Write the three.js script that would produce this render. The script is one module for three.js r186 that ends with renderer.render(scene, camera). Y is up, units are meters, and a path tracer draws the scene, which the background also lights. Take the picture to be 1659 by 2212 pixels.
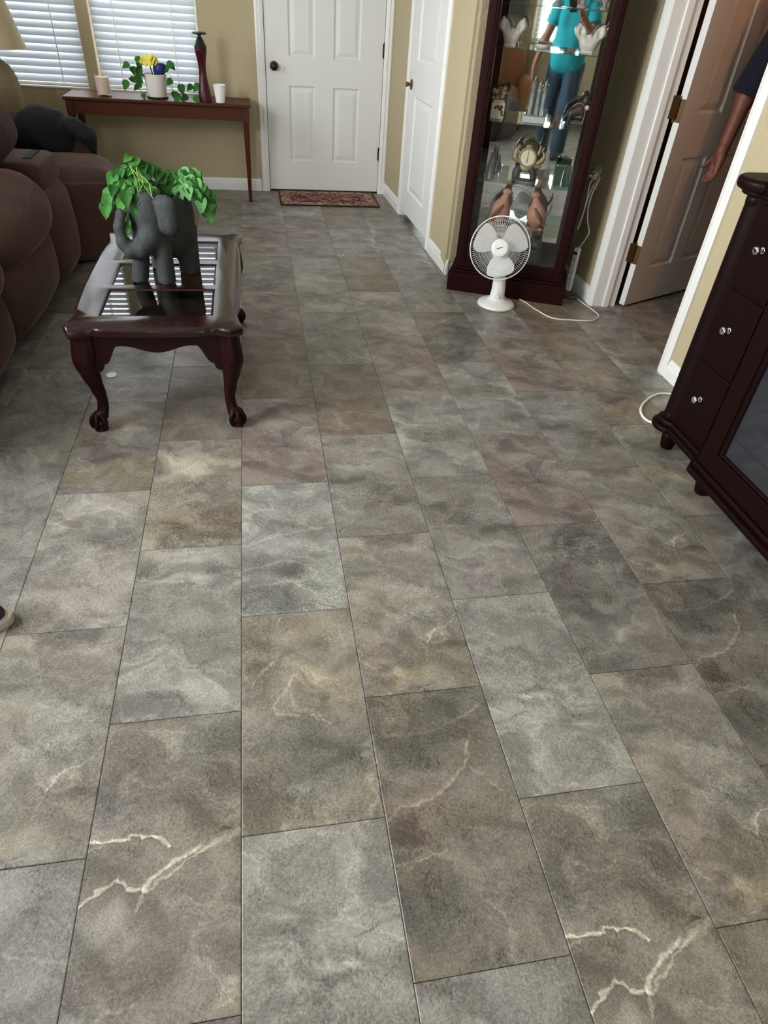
import * as THREE from 'three';
import { RoundedBoxGeometry } from 'three/addons/geometries/RoundedBoxGeometry.js';
import { mergeGeometries, mergeVertices, toCreasedNormals } from 'three/addons/utils/BufferGeometryUtils.js';
import { MarchingCubes } from 'three/addons/objects/MarchingCubes.js';
import { RectAreaLightUniformsLib } from 'three/addons/lights/RectAreaLightUniformsLib.js';

// ---------------------------------------------------------------- camera, sky, lights, exposure
const scene = new THREE.Scene();
const renderer = new THREE.WebGLRenderer({ antialias: true });
renderer.toneMapping = THREE.LinearToneMapping;
renderer.toneMappingExposure = 1.36;
renderer.shadowMap.enabled = true;
RectAreaLightUniformsLib.init();
const rad = THREE.MathUtils.degToRad;
const EYE = 1.39566;
const camera = new THREE.PerspectiveCamera(76.5, 1659 / 2212, 0.05, 100);
camera.position.set(0, EYE, 0);
camera.rotation.order = 'YXZ';
camera.rotation.set(rad(-39.031), rad(-12.58), rad(4.772));
scene.background = new THREE.Color(0.9, 0.95, 1.0);
scene.backgroundIntensity = 1.7;
// daylight of the window openings, set just outside each glass (w, h, centre, direction it looks)
function daylight(name, w, h, p, to, power, color = 0xf7f9fa) {
  const l = new THREE.RectAreaLight(color, power, w, h);
  l.name = name; l.position.set(...p); l.lookAt(...to); l.castShadow = true; scene.add(l);
  return l;
}
daylight('daylight_side_window', 1.5, 1.15, [-2.22, 1.5, -1.55], [0, 0.8, -1.55], 33);
daylight('daylight_side_window', 0.9, 1.15, [-2.22, 1.5, -4.25], [0, 1.0, -4.25], 12.5);
daylight('daylight_patio_door', 1.5, 1.95, [0.35, 1.05, 2.5], [0.35, 0.9, 0], 3.2);
daylight('daylight_rear_window', 0.7, 1.1, [-1.07, 1.5, 2.5], [-1.07, 1.4, 0], 8);
daylight('daylight_front_window', 1.75, 1.45, [-1.15, 1.38, -6.35], [-1.15, 1.2, 0], 5.5);

// ---------------------------------------------------------------- helpers
const used = new Map();
function numbered(name) { const n = used.get(name) ?? 0; used.set(name, n + 1); return n ? name + '_' + String(n).padStart(3, '0') : name; }
function rng(seed) { let a = seed >>> 0; return () => { a = (a + 0x6d2b79f5) >>> 0; let t = Math.imul(a ^ (a >>> 15), 1 | a); t = (t + Math.imul(t ^ (t >>> 7), 61 | t)) ^ t; return ((t ^ (t >>> 14)) >>> 0) / 4294967296; }; }
const V = (x, y, z) => new THREE.Vector3(x, y, z);
const clamp = (x, a = 0, b = 1) => Math.min(b, Math.max(a, x));
const mixn = (a, b, t) => a + (b - a) * t;
const smooth = (a, b, x) => { const t = clamp((x - a) / (b - a)); return t * t * (3 - 2 * t); };
function shadows(m) { m.castShadow = true; m.receiveShadow = true; return m; }
// a thing: group at its base; parts are its children
function thing(name, label, category, p = [0, 0, 0], turn = 0, group) {
  const o = new THREE.Group(); o.name = numbered(name); o.position.set(...p); o.rotation.y = turn;
  o.userData = { label, category }; if (group) o.userData.group = group;
  scene.add(o); return o;
}
function part(parent, name, geo, mat, label) {
  const m = shadows(new THREE.Mesh(Array.isArray(geo) ? merge(geo) : geo, mat)); m.name = name;
  if (label) m.userData.label = label;
  parent.add(m); return m;
}
function solo(name, label, category, geo, mat, p = [0, 0, 0], turn = 0, group) {
  const m = shadows(new THREE.Mesh(Array.isArray(geo) ? merge(geo) : geo, mat)); m.name = numbered(name);
  m.position.set(...p); m.rotation.y = turn; m.userData = { label, category }; if (group) m.userData.group = group;
  scene.add(m); return m;
}
function struct(name, geo, mat, p = [0, 0, 0], turn = 0) {
  const m = shadows(new THREE.Mesh(Array.isArray(geo) ? merge(geo) : geo, mat)); m.name = numbered(name); m.position.set(...p); m.rotation.y = turn;
  m.userData.kind = 'structure'; scene.add(m); return m;
}
function structGroup(name, p = [0, 0, 0], turn = 0) { const o = new THREE.Group(); o.name = numbered(name); o.position.set(...p); o.rotation.y = turn; o.userData.kind = 'structure'; scene.add(o); return o; }
function plain(g) { g = g.index ? g.toNonIndexed() : g; for (const k of Object.keys(g.attributes)) if (!['position', 'normal', 'uv'].includes(k)) g.deleteAttribute(k); if (!g.attributes.uv) g.setAttribute('uv', new THREE.BufferAttribute(new Float32Array(g.attributes.position.count * 2), 2)); g.morphAttributes = {}; return g; }
function merge(list) { return list.length === 1 ? list[0] : mergeGeometries(list.map(plain)); }
const at = (g, x, y, z) => g.translate(x, y, z);
// box by extents, rounded by r; uv in metres on the big faces
function bx(x0, x1, y0, y1, z0, z1, r = 0.003, seg = 2) {
  const w = x1 - x0, h = y1 - y0, d = z1 - z0;
  const g = r > 0 ? new RoundedBoxGeometry(w, h, d, seg, Math.min(r, w * .49, h * .49, d * .49)) : new THREE.BoxGeometry(w, h, d);
  metres(g); return g.translate((x0 + x1) / 2, (y0 + y1) / 2, (z0 + z1) / 2);
}
function metres(g) { // box-projected uv in metres
  const p = g.attributes.position, n = g.attributes.normal, uv = new Float32Array(p.count * 2);
  for (let i = 0; i < p.count; i++) {
    const ax = Math.abs(n.getX(i)), ay = Math.abs(n.getY(i)), az = Math.abs(n.getZ(i));
    if (ay >= ax && ay >= az) { uv[2 * i] = p.getX(i); uv[2 * i + 1] = p.getZ(i); } else if (ax >= az) { uv[2 * i] = p.getZ(i); uv[2 * i + 1] = p.getY(i); } else { uv[2 * i] = p.getX(i); uv[2 * i + 1] = p.getY(i); }
  }
  g.setAttribute('uv', new THREE.BufferAttribute(uv, 2)); return g;
}
function lathe(pts, seg = 32) { return new THREE.LatheGeometry(pts.map(([r, y]) => new THREE.Vector2(Math.max(r, 0.0001), y)), seg); }
function smoothProfile(pts, n = 40) { const c = new THREE.CatmullRomCurve3(pts.map(([r, y]) => V(r, y, 0)), false, 'centripetal'); return c.getPoints(n).map((v) => [Math.max(v.x, 0), v.y]); }
function tube(pts, r, seg = 40, rs = 8, closed = false) { return new THREE.TubeGeometry(new THREE.CatmullRomCurve3(pts.map((p) => V(...p)), closed, 'centripetal'), seg, r, rs, closed); }
function shapeOf(pts) { const s = new THREE.Shape(); pts.forEach(([x, y], i) => (i ? s.lineTo(x, y) : s.moveTo(x, y))); s.closePath(); return s; }
function extrude(shape, depth, bevel = 0.002, seg = 2, curve = 12) { return new THREE.ExtrudeGeometry(shape, { depth, bevelEnabled: bevel > 0, bevelThickness: bevel, bevelSize: bevel, bevelSegments: seg, curveSegments: curve }); }
function cyl(r0, r1, h, seg = 24) { return new THREE.CylinderGeometry(r1, r0, h, seg).translate(0, h / 2, 0); }
function ball(r, sx = 1, sy = 1, sz = 1, seg = 24) { return new THREE.SphereGeometry(r, seg, Math.round(seg * .7)).scale(sx, sy, sz); }
// tapered tube along a polyline with radius per point
function limb(pts, radii, seg = 40, rs = 12, flat = 1) {
  const c = new THREE.CatmullRomCurve3(pts.map((p) => V(...p)), false, 'centripetal'), fr = c.computeFrenetFrames(seg), pos = [], idx = [], uv = [];
  for (let i = 0; i <= seg; i++) {
    const t = i / seg, P = c.getPoint(t), f = t * (radii.length - 1), k = Math.min(Math.floor(f), radii.length - 2), r = mixn(radii[k], radii[k + 1], smooth(0, 1, f - k));
    for (let j = 0; j <= rs; j++) { const a = j / rs * Math.PI * 2, n = fr.normals[i], b = fr.binormals[i]; const ca = Math.cos(a) * r, sa = Math.sin(a) * r * flat; pos.push(P.x + n.x * ca + b.x * sa, P.y + n.y * ca + b.y * sa, P.z + n.z * ca + b.z * sa); uv.push(j / rs, t); }
  }
  for (let i = 0; i < seg; i++) for (let j = 0; j < rs; j++) { const a = i * (rs + 1) + j, b = a + rs + 1; idx.push(a, a + 1, b, b, a + 1, b + 1); }
  for (const [ring, flip] of [[0, 0], [seg, 1]]) { const P = c.getPoint(ring / seg), o = pos.length / 3; pos.push(P.x, P.y, P.z); uv.push(.5, .5); for (let j = 0; j < rs; j++) { const a = ring * (rs + 1) + j; flip ? idx.push(o, a, a + 1) : idx.push(o, a + 1, a); } }
  const g = new THREE.BufferGeometry(); g.setAttribute('position', new THREE.Float32BufferAttribute(pos, 3)); g.setAttribute('uv', new THREE.Float32BufferAttribute(uv, 2)); g.setIndex(idx); g.computeVertexNormals(); return g;
}
// ---- value noise
const PERM = (() => { const r = rng(77), a = new Float32Array(65536); for (let i = 0; i < a.length; i++) a[i] = r(); return a; })();
function vn(x, y, s = 0) {
  const xi = Math.floor(x), yi = Math.floor(y), fx = x - xi, fy = y - yi, u = fx * fx * fx * (fx * (fx * 6 - 15) + 10), v = fy * fy * fy * (fy * (fy * 6 - 15) + 10);
  const h = (a, b) => PERM[(Math.imul(a + s * 31, 73856093) ^ Math.imul(b + s * 17, 19349663)) >>> 7 & 65535];
  const a = h(xi, yi), b = h(xi + 1, yi), c = h(xi, yi + 1), d = h(xi + 1, yi + 1);
  return a + (b - a) * u + (c - a) * v + (a - b - c + d) * u * v;
}
function fbm(x, y, o = 4, s = 0) { let t = 0, a = .5, n = 0; for (let i = 0; i < o; i++) { t += a * vn(x, y, s + i); n += a; x = x * 2.03 + 11.3; y = y * 2.03 + 5.7; a *= .5; } return t / n; }
function n3(x, y, z) { return (vn(x + z * .71, y - z * .43, 3) + vn(y + x * .37, z + x * .61, 5) + vn(z - y * .53, x + y * .29, 8)) / 3; }
function bumps(g, amp, freq, oct = 2) { // push vertices along normals by noise
  const p = g.attributes.position, n = g.attributes.normal;
  for (let i = 0; i < p.count; i++) {
    let d = 0, a = 1, f = freq; const x = p.getX(i), y = p.getY(i), z = p.getZ(i);
    for (let o = 0; o < oct; o++) { d += a * (n3(x * f + 9.1, y * f + 3.3, z * f + 7.7) - .5); a *= .5; f *= 2; }
    p.setXYZ(i, x + n.getX(i) * d * amp, y + n.getY(i) * d * amp, z + n.getZ(i) * d * amp);
  }
  g.computeVertexNormals(); return g;
}
// soft upholstered block: superellipsoid-like box with crown
function cushion(x0, x1, y0, y1, z0, z1, r = .06, puff = .02, wob = .012, seg = 9) {
  let g = new RoundedBoxGeometry(x1 - x0, y1 - y0, z1 - z0, seg, r); 
  const hx = (x1 - x0) / 2, hy = (y1 - y0) / 2, hz = (z1 - z0) / 2;
  g = new THREE.BoxGeometry(hx * 2, hy * 2, hz * 2, 18, 14, 18);
  const p = g.attributes.position;
  for (let i = 0; i < p.count; i++) {
    let x = p.getX(i), y = p.getY(i), z = p.getZ(i);
    const cx = clamp(x, -hx + r, hx - r), cy = clamp(y, -hy + r, hy - r), cz = clamp(z, -hz + r, hz - r);
    const dx = x - cx, dy = y - cy, dz = z - cz, l = Math.hypot(dx, dy, dz) || 1, m = Math.max(Math.abs(dx), Math.abs(dy), Math.abs(dz)), k = m > 0 ? r * Math.min(1, m / r) / l : 1;
    if (m > 0) { x = cx + dx * k; y = cy + dy * k; z = cz + dz * k; }
    const bxf = (1 - (z / hz) ** 2) * (1 - (y / hy) ** 2), byf = (1 - (x / hx) ** 2) * (1 - (z / hz) ** 2), bzf = (1 - (x / hx) ** 2) * (1 - (y / hy) ** 2);
    p.setXYZ(i, x + Math.sign(x) * puff * bxf * Math.abs(x / hx) ** 3, y + Math.sign(y) * puff * byf * Math.abs(y / hy) ** 3, z + Math.sign(z) * puff * bzf * Math.abs(z / hz) ** 3);
  }
  const uv = g.attributes.uv.clone(); g.deleteAttribute('uv'); g.deleteAttribute('normal'); g = mergeVertices(g, 1e-5); g.computeVertexNormals();
  if (wob) bumps(g, wob, 5, 3);
  metres(g);
  return g.translate((x0 + x1) / 2, (y0 + y1) / 2, (z0 + z1) / 2);
}
// mesh of a signed field in a box
function field(lo, hi, cell, f) {
  const s = Math.max(hi[0] - lo[0], hi[1] - lo[1], hi[2] - lo[2]), res = Math.ceil(s / cell) + 4, half = res / 2;
  const mc = new MarchingCubes(res, new THREE.MeshStandardMaterial(), false, false, 260000);
  mc.isolation = 0; const c = [(lo[0] + hi[0]) / 2, (lo[1] + hi[1]) / 2, (lo[2] + hi[2]) / 2];
  const put = (i, j, k, d) => { mc.field[k * res * res + j * res + i] = -d; }, X = (i) => c[0] + (i - half) * cell, Y = (j) => c[1] + (j - half) * cell, Z = (k) => c[2] + (k - half) * cell;
  for (let k = 0; k < res; k += 4) for (let j = 0; j < res; j += 4) for (let i = 0; i < res; i += 4) { // blocks far from the surface are filled at once
    const d = f(X(i + 1.5), Y(j + 1.5), Z(k + 1.5)), far = Math.abs(d) > cell * 5 + .025;
    for (let w = k; w < Math.min(k + 4, res); w++) for (let v = j; v < Math.min(j + 4, res); v++) for (let u = i; u < Math.min(i + 4, res); u++) put(u, v, w, far ? d : f(X(u), Y(v), Z(w)));
  }
  mc.update();
  const n = mc.count ?? mc.geometry.drawRange.count, pos = mc.positionArray.slice(0, n * 3);
  for (let i = 0; i < n; i++) { pos[3 * i] = c[0] + pos[3 * i] * half * cell; pos[3 * i + 1] = c[1] + pos[3 * i + 1] * half * cell; pos[3 * i + 2] = c[2] + pos[3 * i + 2] * half * cell; }
  let g = new THREE.BufferGeometry(); g.setAttribute('position', new THREE.BufferAttribute(pos, 3));
  g = mergeVertices(g, cell * .01); g.computeVertexNormals(); g = metres(g); return g;
}
const smin = (a, b, k) => { const h = clamp(.5 + .5 * (b - a) / k); return mixn(b, a, h) - k * h * (1 - h); };
function cap(p, a, b, ra, rb) { // tapered capsule distance
  const bax = b[0] - a[0], bay = b[1] - a[1], baz = b[2] - a[2], pax = p[0] - a[0], pay = p[1] - a[1], paz = p[2] - a[2];
  const h = clamp((pax * bax + pay * bay + paz * baz) / (bax * bax + bay * bay + baz * baz + 1e-9));
  return Math.hypot(pax - bax * h, pay - bay * h, paz - baz * h) - mixn(ra, rb, h);
}
const ell = (p, c, r) => { const x = (p[0] - c[0]) / r[0], y = (p[1] - c[1]) / r[1], z = (p[2] - c[2]) / r[2], k0 = Math.hypot(x, y, z), k1 = Math.hypot(x / r[0], y / r[1], z / r[2]); return k1 > 0 ? k0 * (k0 - 1) / k1 : -Math.min(...r); };
const rbox = (p, c, h, r) => { const x = Math.abs(p[0] - c[0]) - h[0] + r, y = Math.abs(p[1] - c[1]) - h[1] + r, z = Math.abs(p[2] - c[2]) - h[2] + r; return Math.hypot(Math.max(x, 0), Math.max(y, 0), Math.max(z, 0)) + Math.min(Math.max(x, y, z), 0) - r; };
// ---- textures
function dataTex(w, h, fill, srgb, repeat = true) {
  const d = new Uint8Array(w * h * 4); fill(d); const t = new THREE.DataTexture(d, w, h);
  t.magFilter = THREE.LinearFilter; t.minFilter = THREE.LinearFilter; if (srgb) t.colorSpace = THREE.SRGBColorSpace;
  if (repeat) t.wrapS = t.wrapT = THREE.RepeatWrapping; t.needsUpdate = true; return t;
}
function greyTex(n, f) { return dataTex(n, n, (d) => { for (let y = 0; y < n; y++) for (let x = 0; x < n; x++) { const v = clamp(f(x / n, y / n)) * 255, o = (y * n + x) * 4; d[o] = d[o + 1] = d[o + 2] = v; d[o + 3] = 255; } }); }
// tileable fbm: lattice wraps at period
function wrapNoise(x, y, per, s) {
  const xi = Math.floor(x), yi = Math.floor(y), fx = x - xi, fy = y - yi, u = fx * fx * (3 - 2 * fx), v = fy * fy * (3 - 2 * fy), m = (a) => ((a % per) + per) % per;
  const h = (a, b) => PERM[(Math.imul(m(a) + s * 131, 73856093) ^ Math.imul(m(b) + s * 57, 19349663)) >>> 7 & 65535];
  const a = h(xi, yi), b = h(xi + 1, yi), c = h(xi, yi + 1), d = h(xi + 1, yi + 1); return a + (b - a) * u + (c - a) * v + (a - b - c + d) * u * v;
}
const wf = (x, y, per, o, s) => { let t = 0, a = .5, n = 0, p = per; for (let i = 0; i < o; i++) { t += a * wrapNoise(x * p, y * p, p, s + i); n += a; a *= .5; p *= 2; } return t / n; };
const texOrange = greyTex(512, (x, y) => smooth(.38, .72, wf(x, y, 40, 2, 1)));
texOrange.repeat.set(2.2, 2.2);
const texWeave = greyTex(512, (x, y) => .5 + .25 * Math.sin(x * Math.PI * 2 * 128) * Math.sin(y * Math.PI * 2 * 128) + .5 * (wf(x, y, 128, 2, 9) - .5));
texWeave.repeat.set(5, 5);
const texPlush = greyTex(512, (x, y) => wf(x, y, 48, 3, 21));
texPlush.repeat.set(2.5, 2.5);
const texGrain = greyTex(512, (x, y) => .5 + .4 * (wf(x + .03 * wf(x, y, 4, 2, 3), y, 4, 2, 31) - .5) + .3 * (wrapNoise(x * 4, y * 160, 160, 7) - .5));
const texStone = greyTex(512, (x, y) => wf(x, y, 24, 4, 41));
texStone.repeat.set(4, 4);
function mat(color, rough = .6, o = {}) { return new THREE.MeshPhysicalMaterial({ color, roughness: rough, ...o }); }
const M = {
  wall: mat(0xb3a687, .85, { bumpMap: texOrange, bumpScale: .0009 }),
  ceiling: mat(0xe8e4da, .9, { bumpMap: texOrange, bumpScale: .0015 }),
  white: mat(0xe4e4e0, .42), whiteDoor: mat(0xdedfdc, .5, { bumpMap: texOrange, bumpScale: .0002 }), trim: mat(0xe6e6e2, .38),
  brownWall: mat(0x8f7556, .85, { bumpMap: texOrange, bumpScale: .0012 }),
  cherry: mat(0x1b0506, .25, { clearcoat: .35, clearcoatRoughness: .1, specularIntensity: .6, bumpMap: texGrain, bumpScale: .0002 }),
  cherryBody: mat(0x210708, .42, { clearcoat: .08, clearcoatRoughness: .2, specularIntensity: .25, bumpMap: texGrain, bumpScale: .0002 }),
  curio: mat(0x230908, .55, { clearcoat: .03, clearcoatRoughness: .3, specularIntensity: .16, bumpMap: texGrain, bumpScale: .0002 }),
  chest: mat(0x140605, .5, { clearcoat: .04, clearcoatRoughness: .25, specularIntensity: .14, bumpMap: texGrain, bumpScale: .0002 }),
  oak: mat(0x4a2310, .42, { clearcoat: .08, clearcoatRoughness: .25, specularIntensity: .35, bumpMap: texGrain, bumpScale: .0003 }),
  glass: new THREE.MeshPhysicalMaterial({ color: 0xffffff, roughness: .02, transmission: 1, thickness: 0, ior: 1.5 }),
  smoked: new THREE.MeshPhysicalMaterial({ color: 0x6a5a50, roughness: .02, transmission: 1, thickness: 0, ior: 1.5 }),
  mirror: new THREE.MeshPhysicalMaterial({ color: 0xd6dcd8, roughness: .015, metalness: 1 }),
  chrome: new THREE.MeshPhysicalMaterial({ color: 0xe4e4e6, roughness: .08, metalness: 1 }),
  bronze: new THREE.MeshPhysicalMaterial({ color: 0x3a2c20, roughness: .35, metalness: .9 }),
  brass: new THREE.MeshPhysicalMaterial({ color: 0x6e5534, roughness: .45, metalness: .75 }),
  suede: mat(0x48322a, .95, { sheen: .9, sheenRoughness: .45, sheenColor: new THREE.Color(.5, .33, .25), bumpMap: texPlush, bumpScale: .0015 }),
  suedeDark: mat(0x35282a, .95, { sheen: .25, sheenRoughness: .6, sheenColor: new THREE.Color(.22, .17, .17), bumpMap: texPlush, bumpScale: .0015 }),
  black: mat(0x15161a, .9), blackPlastic: mat(0x101012, .4), plastic: mat(0xe3e3df, .35), cord: mat(0xe6dfcf, .55),
  stone: mat(0x2b2f2f, .8, { bumpMap: texStone, bumpScale: .0015 }),
};
// ---------------------------------------------------------------- floor: vinyl stone tiles, each its own piece
const TW = .3048, TL = .6096, FX0 = -.71021, FZ0 = -1.25824; // first joint lines, measured on the floor
const PRINTS = (() => {
  // per print: c dark / l light / b brown (sRGB), br = share of brown, k contrast, veins [points, width, strength], blots [a, b, ra, rb, dr, dg, db, soft]
  const P = [];
  const add = (o) => P.push(Object.assign({ d: [98, 95, 87], l: [146, 142, 131], b: [122, 108, 92], br: .3, k: 1, veins: [], blots: [], ang: -.35 }, o));
  add({ // 0 hook-shaped vein, yellow foot
    blots: [[.43, 1.84, .26, .13, 34, 28, 6, .5], [.14, .82, .16, .22, 22, 20, 12, .6], [.89, .25, .2, .2, 14, 10, 4, .9], [.19, 1.74, .07, .05, -24, -24, -20, .6], [.25, 1.87, .06, .07, -24, -26, -22, .7], [.25, 1.19, .16, .1, -26, -25, -22, .9], [.82, 1.47, .16, .12, -22, -24, -22, .7], [.6, 1.75, .4, .2, 10, 6, -4, .9]],
    veins: [[[[.97, 1.17], [.93, 1.21]], .018, 34], [[[.92, 1.26], [.88, 1.29], [.84, 1.31], [.75, 1.33], [.68, 1.41], [.65, 1.5]], .022, 46], [[[.65, 1.5], [.61, 1.62], [.6, 1.7]], .016, 22], [[[.25, 1.95], [.43, 1.98], [.6, 1.93]], .02, 20]] });
  add({ // 1 dark, two strong cream veins
    d: [95, 92, 85], l: [141, 138, 128], br: .3,
    veins: [[[[0, .9], [.09, .915], [.24, .9], [.37, .91], [.4, .905], [.47, .95], [.53, 1]], .03, 92], [[[0, .96], [.07, .95], [.12, .93]], .014, 48], [[[1, .95], [.81, 1.02], [.69, 1.05]], .05, 34], [[[.72, 1.02], [.58, 1.08], [.46, 1.18], [.38, 1.24]], .032, 76], [[[.78, 1.03], [.62, 1.11], [.5, 1.2], [.38, 1.26]], .025, 44], [[[.4, 1.25], [.29, 1.23], [.24, 1.185], [.17, 1.19], [.08, 1.245], [0, 1.3]], .03, 84], [[[.38, 1.25], [.385, 1.32], [.34, 1.38]], .02, 44], [[[.79, 1.63], [.82, 1.76], [.96, 1.94]], .016, 24], [[[.14, 1.97], [.26, 1.87], [.4, 1.86]], .03, 26]],
    blots: [[.17, 1.36, .15, .15, 16, 18, 17, .9], [.3, 1.42, .3, .2, 10, 11, 11, 1], [.92, .955, .07, .03, -44, -42, -38, .5], [.2, .72, .2, .2, -4, -8, 2, .9], [.2, 1.66, .25, .2, 4, -4, -10, .9], [.96, 1.93, .12, .12, 22, 18, 4, .8], [.75, 1.5, .3, .4, 14, 15, 14, 1], [.8, .85, .22, .16, 4, 2, -6, .9], [.5, .5, .6, .35, -8, -9, -7, 1]] });
  add({ // 2 pale with an eye-shaped swirl
    d: [112, 112, 106], l: [166, 166, 158], br: .1, blots: [[.45, 1.44, .2, .09, -26, -26, -22, .7], [.4, .3, .5, .35, 6, 6, 6, 1], [.45, 1.86, .6, .22, -30, -29, -27, .8], [.5, 1.1, .5, .3, 10, 10, 10, 1]],
    veins: [[[[.05, 1.38], [.19, 1.36], [.28, 1.32], [.42, 1.29], [.6, 1.35], [.73, 1.48], [.68, 1.6]], .035, 24], [[[.1, 1.62], [.35, 1.6], [.68, 1.6]], .04, 20], [[[.05, 1.05], [.33, .9], [.6, .87], [.9, .8]], .05, 22], [[[.3, .25], [.33, .45]], .018, 26], [[[.5, .12], [.62, .2], [.8, .18]], .05, 22], [[[.05, .55], [.22, .46], [.4, .45]], .025, 26]] });
  add({ // 3 tan and yellow
    d: [98, 94, 85], l: [146, 140, 127], b: [118, 107, 90], br: .45,
    blots: [[.6, .72, .35, .14, 30, 26, 8, .9], [.85, .95, .2, .25, 30, 26, 8, .9], [.13, .42, .2, .25, -12, -16, -24, .9], [.8, .22, .22, .22, 4, 6, 4, .9], [.45, 1.5, .8, .5, -14, -7, 0, .8], [.4, .25, .25, .12, 18, 16, 8, .9], [.75, .35, .1, .06, -18, -18, -14, .8]],
    veins: [[[[.09, .78], [.15, .67], [.28, .54]], .025, 34], [[[.42, .72], [.33, .9], [.26, .98], [.29, 1.08], [.46, 1.1]], .028, 38], [[[.55, 1.1], [.6, 1.14], [.69, 1.2]], .024, 36], [[[.3, .14], [.36, .06]], .02, 34], [[[.86, .28], [.9, .45], [.86, .8]], .02, 14]] });
  add({ // 4 dark with a vein across
    d: [84, 81, 74], l: [128, 123, 113], br: .45,
    veins: [[[[.92, .18], [.87, .23], [.7, .3]], .03, 38], [[[.7, .3], [.51, .38], [.32, .39], [.1, .37], [0, .35]], .02, 16], [[[.75, .5], [.67, .67], [.56, .78], [.44, .86], [.26, .94], [.1, .96], [.01, 1.04]], .034, 34], [[[.37, 1.28], [.15, 1.31], [.02, 1.33]], .014, 34], [[[.7, .7], [.82, .84], [.9, .93]], .03, 20]],
    blots: [[.15, 1.12, .14, .12, -16, -18, -14, .8], [.3, .16, .4, .14, -4, -2, -3, 1], [.72, .42, .2, .1, -14, -16, -14, .9], [.55, 1.7, .5, .3, 8, 8, 6, 1], [.55, .9, .2, .12, 8, 5, 4, .9], [.7, .6, .2, .1, 10, 4, -4, .9]] });
  add({ // 5 even light grey, white patches
    d: [118, 117, 110], l: [160, 159, 151], br: .12, blots: [[.22, .53, .08, .05, 26, 26, 25, .8], [.44, .45, .16, .08, 16, 16, 16, .9], [.49, .85, .1, .05, 24, 24, 22, .8], [.68, .86, .1, .04, 28, 28, 27, .8], [.55, .93, .14, .04, -24, -23, -19, .8], [.3, .14, .14, .05, -22, -22, -18, .8], [.5, 1.5, .6, .5, -12, -13, -13, 1]],
    veins: [[[[1, .615], [.85, .66], [.68, .7]], .022, -30], [[[1, .53], [.8, .58], [.55, .6]], .02, 14], [[[.1, .5], [.25, .54], [.5, .57]], .03, 14], [[[.3, .03], [.45, 0]], .02, 34], [[[.5, .05], [.7, .06], [.9, 0]], .02, 24]] });
  add({ // 6 pale head, dark wedge, grey body
    d: [108, 107, 100], l: [150, 148, 140], br: .22, blots: [[.5, .12, .7, .16, 18, 19, 18, .8], [.1, .28, .13, .12, -32, -32, -29, .6], [.6, .34, .4, .08, -24, -24, -22, .7], [.85, .5, .16, .1, -28, -28, -22, .7], [.4, .48, .35, .05, 26, 26, 24, .7], [.5, .75, .5, .14, -8, -8, -8, .9], [.72, 1.8, .3, .16, 22, 22, 21, .9], [.4, 1.84, .14, .07, -20, -20, -18, .9], [.5, .68, .06, .03, 24, 24, 22, .6]],
    veins: [[[[.02, .4], [.2, .46], [.45, .5]], .05, 20], [[[.05, 1.85], [.1, 1.97], [.3, 1.95]], .03, 16]] });
  add({ // 7 light diagonal streaks
    d: [108, 105, 98], l: [160, 157, 149], br: .3, ang: -.6, blots: [[.3, .75, .2, .05, 20, 18, 12, .8], [.45, 1.45, .1, .04, -26, -26, -22, .7], [.6, 1.72, .3, .1, 18, 18, 17, .8], [.2, 1.75, .2, .15, -10, -10, -6, .9], [.7, .3, .4, .3, 8, 8, 7, 1]], veins: [[[[.1, .5], [.35, .36], [.7, .3]], .035, 24], [[[.3, 1.2], [.7, 1.02], [1, 1]], .05, 14], [[[.55, 1.5], [.8, 1.38]], .02, 16]] });
  add({ // 8 brown-grey
    d: [94, 88, 80], l: [134, 127, 115], b: [116, 101, 85], br: .85, veins: [[[[.05, .62], [.3, .55], [.55, .58]], .03, 14]], blots: [[.5, 1.6, .5, .3, 8, 10, 12, 1], [.6, .5, .3, .12, 12, 8, 0, .9]] });
  add({ // 9 yellow-cream blotch over brown foot
    d: [106, 102, 94], l: [158, 153, 139], b: [122, 108, 93], br: .2, blots: [[.5, .55, .5, .26, 34, 28, 10, .8], [.5, 1.6, .7, .38, -8, -17, -25, .6], [.85, .3, .18, .15, 12, 12, 10, .8], [.3, .95, .25, .12, -14, -14, -12, .8]], veins: [[[[.1, .8], [.4, .6], [.62, .3], [.85, .2]], .025, 22], [[[.92, .95], [1, .98]], .03, 28], [[[0, 1], [.12, .92], [.25, .84]], .025, 34]] });
  add({ d: [92, 90, 84], l: [138, 135, 127], br: .3, blots: [[.3, .4, .4, .2, 14, 14, 13, .9], [.7, 1.3, .3, .3, -12, -12, -9, .9]], veins: [[[[0, 1.2], [.4, 1.05], [1, 1.1]], .03, 14]] });
  add({ d: [86, 83, 78], l: [128, 125, 117], br: .4, ang: .2, blots: [[.5, .3, .5, .25, -8, -8, -7, 1], [.4, 1.5, .4, .2, 16, 15, 13, .9]], veins: [[[[.2, .3], [.5, .42], [.9, .35]], .022, 20]] });
  add({ d: [102, 100, 94], l: [150, 148, 141], br: .15, blots: [[.5, .4, .4, .12, 16, 17, 17, .8], [.4, 1.15, .3, .1, -18, -18, -16, .8], [.6, 1.6, .3, .14, 14, 14, 13, .8]], veins: [[[[.1, 1.3], [.5, 1.25], [.9, 1.35]], .03, 18]] });
  add({ d: [94, 89, 84], l: [140, 132, 124], b: [126, 110, 100], br: .7, blots: [[.6, .6, .3, .2, 18, 12, 8, .9], [.3, 1.4, .3, .2, -10, -14, -10, .9]], veins: [[[[.3, .9], [.6, .75], [.95, .8]], .02, 26]] });
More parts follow.
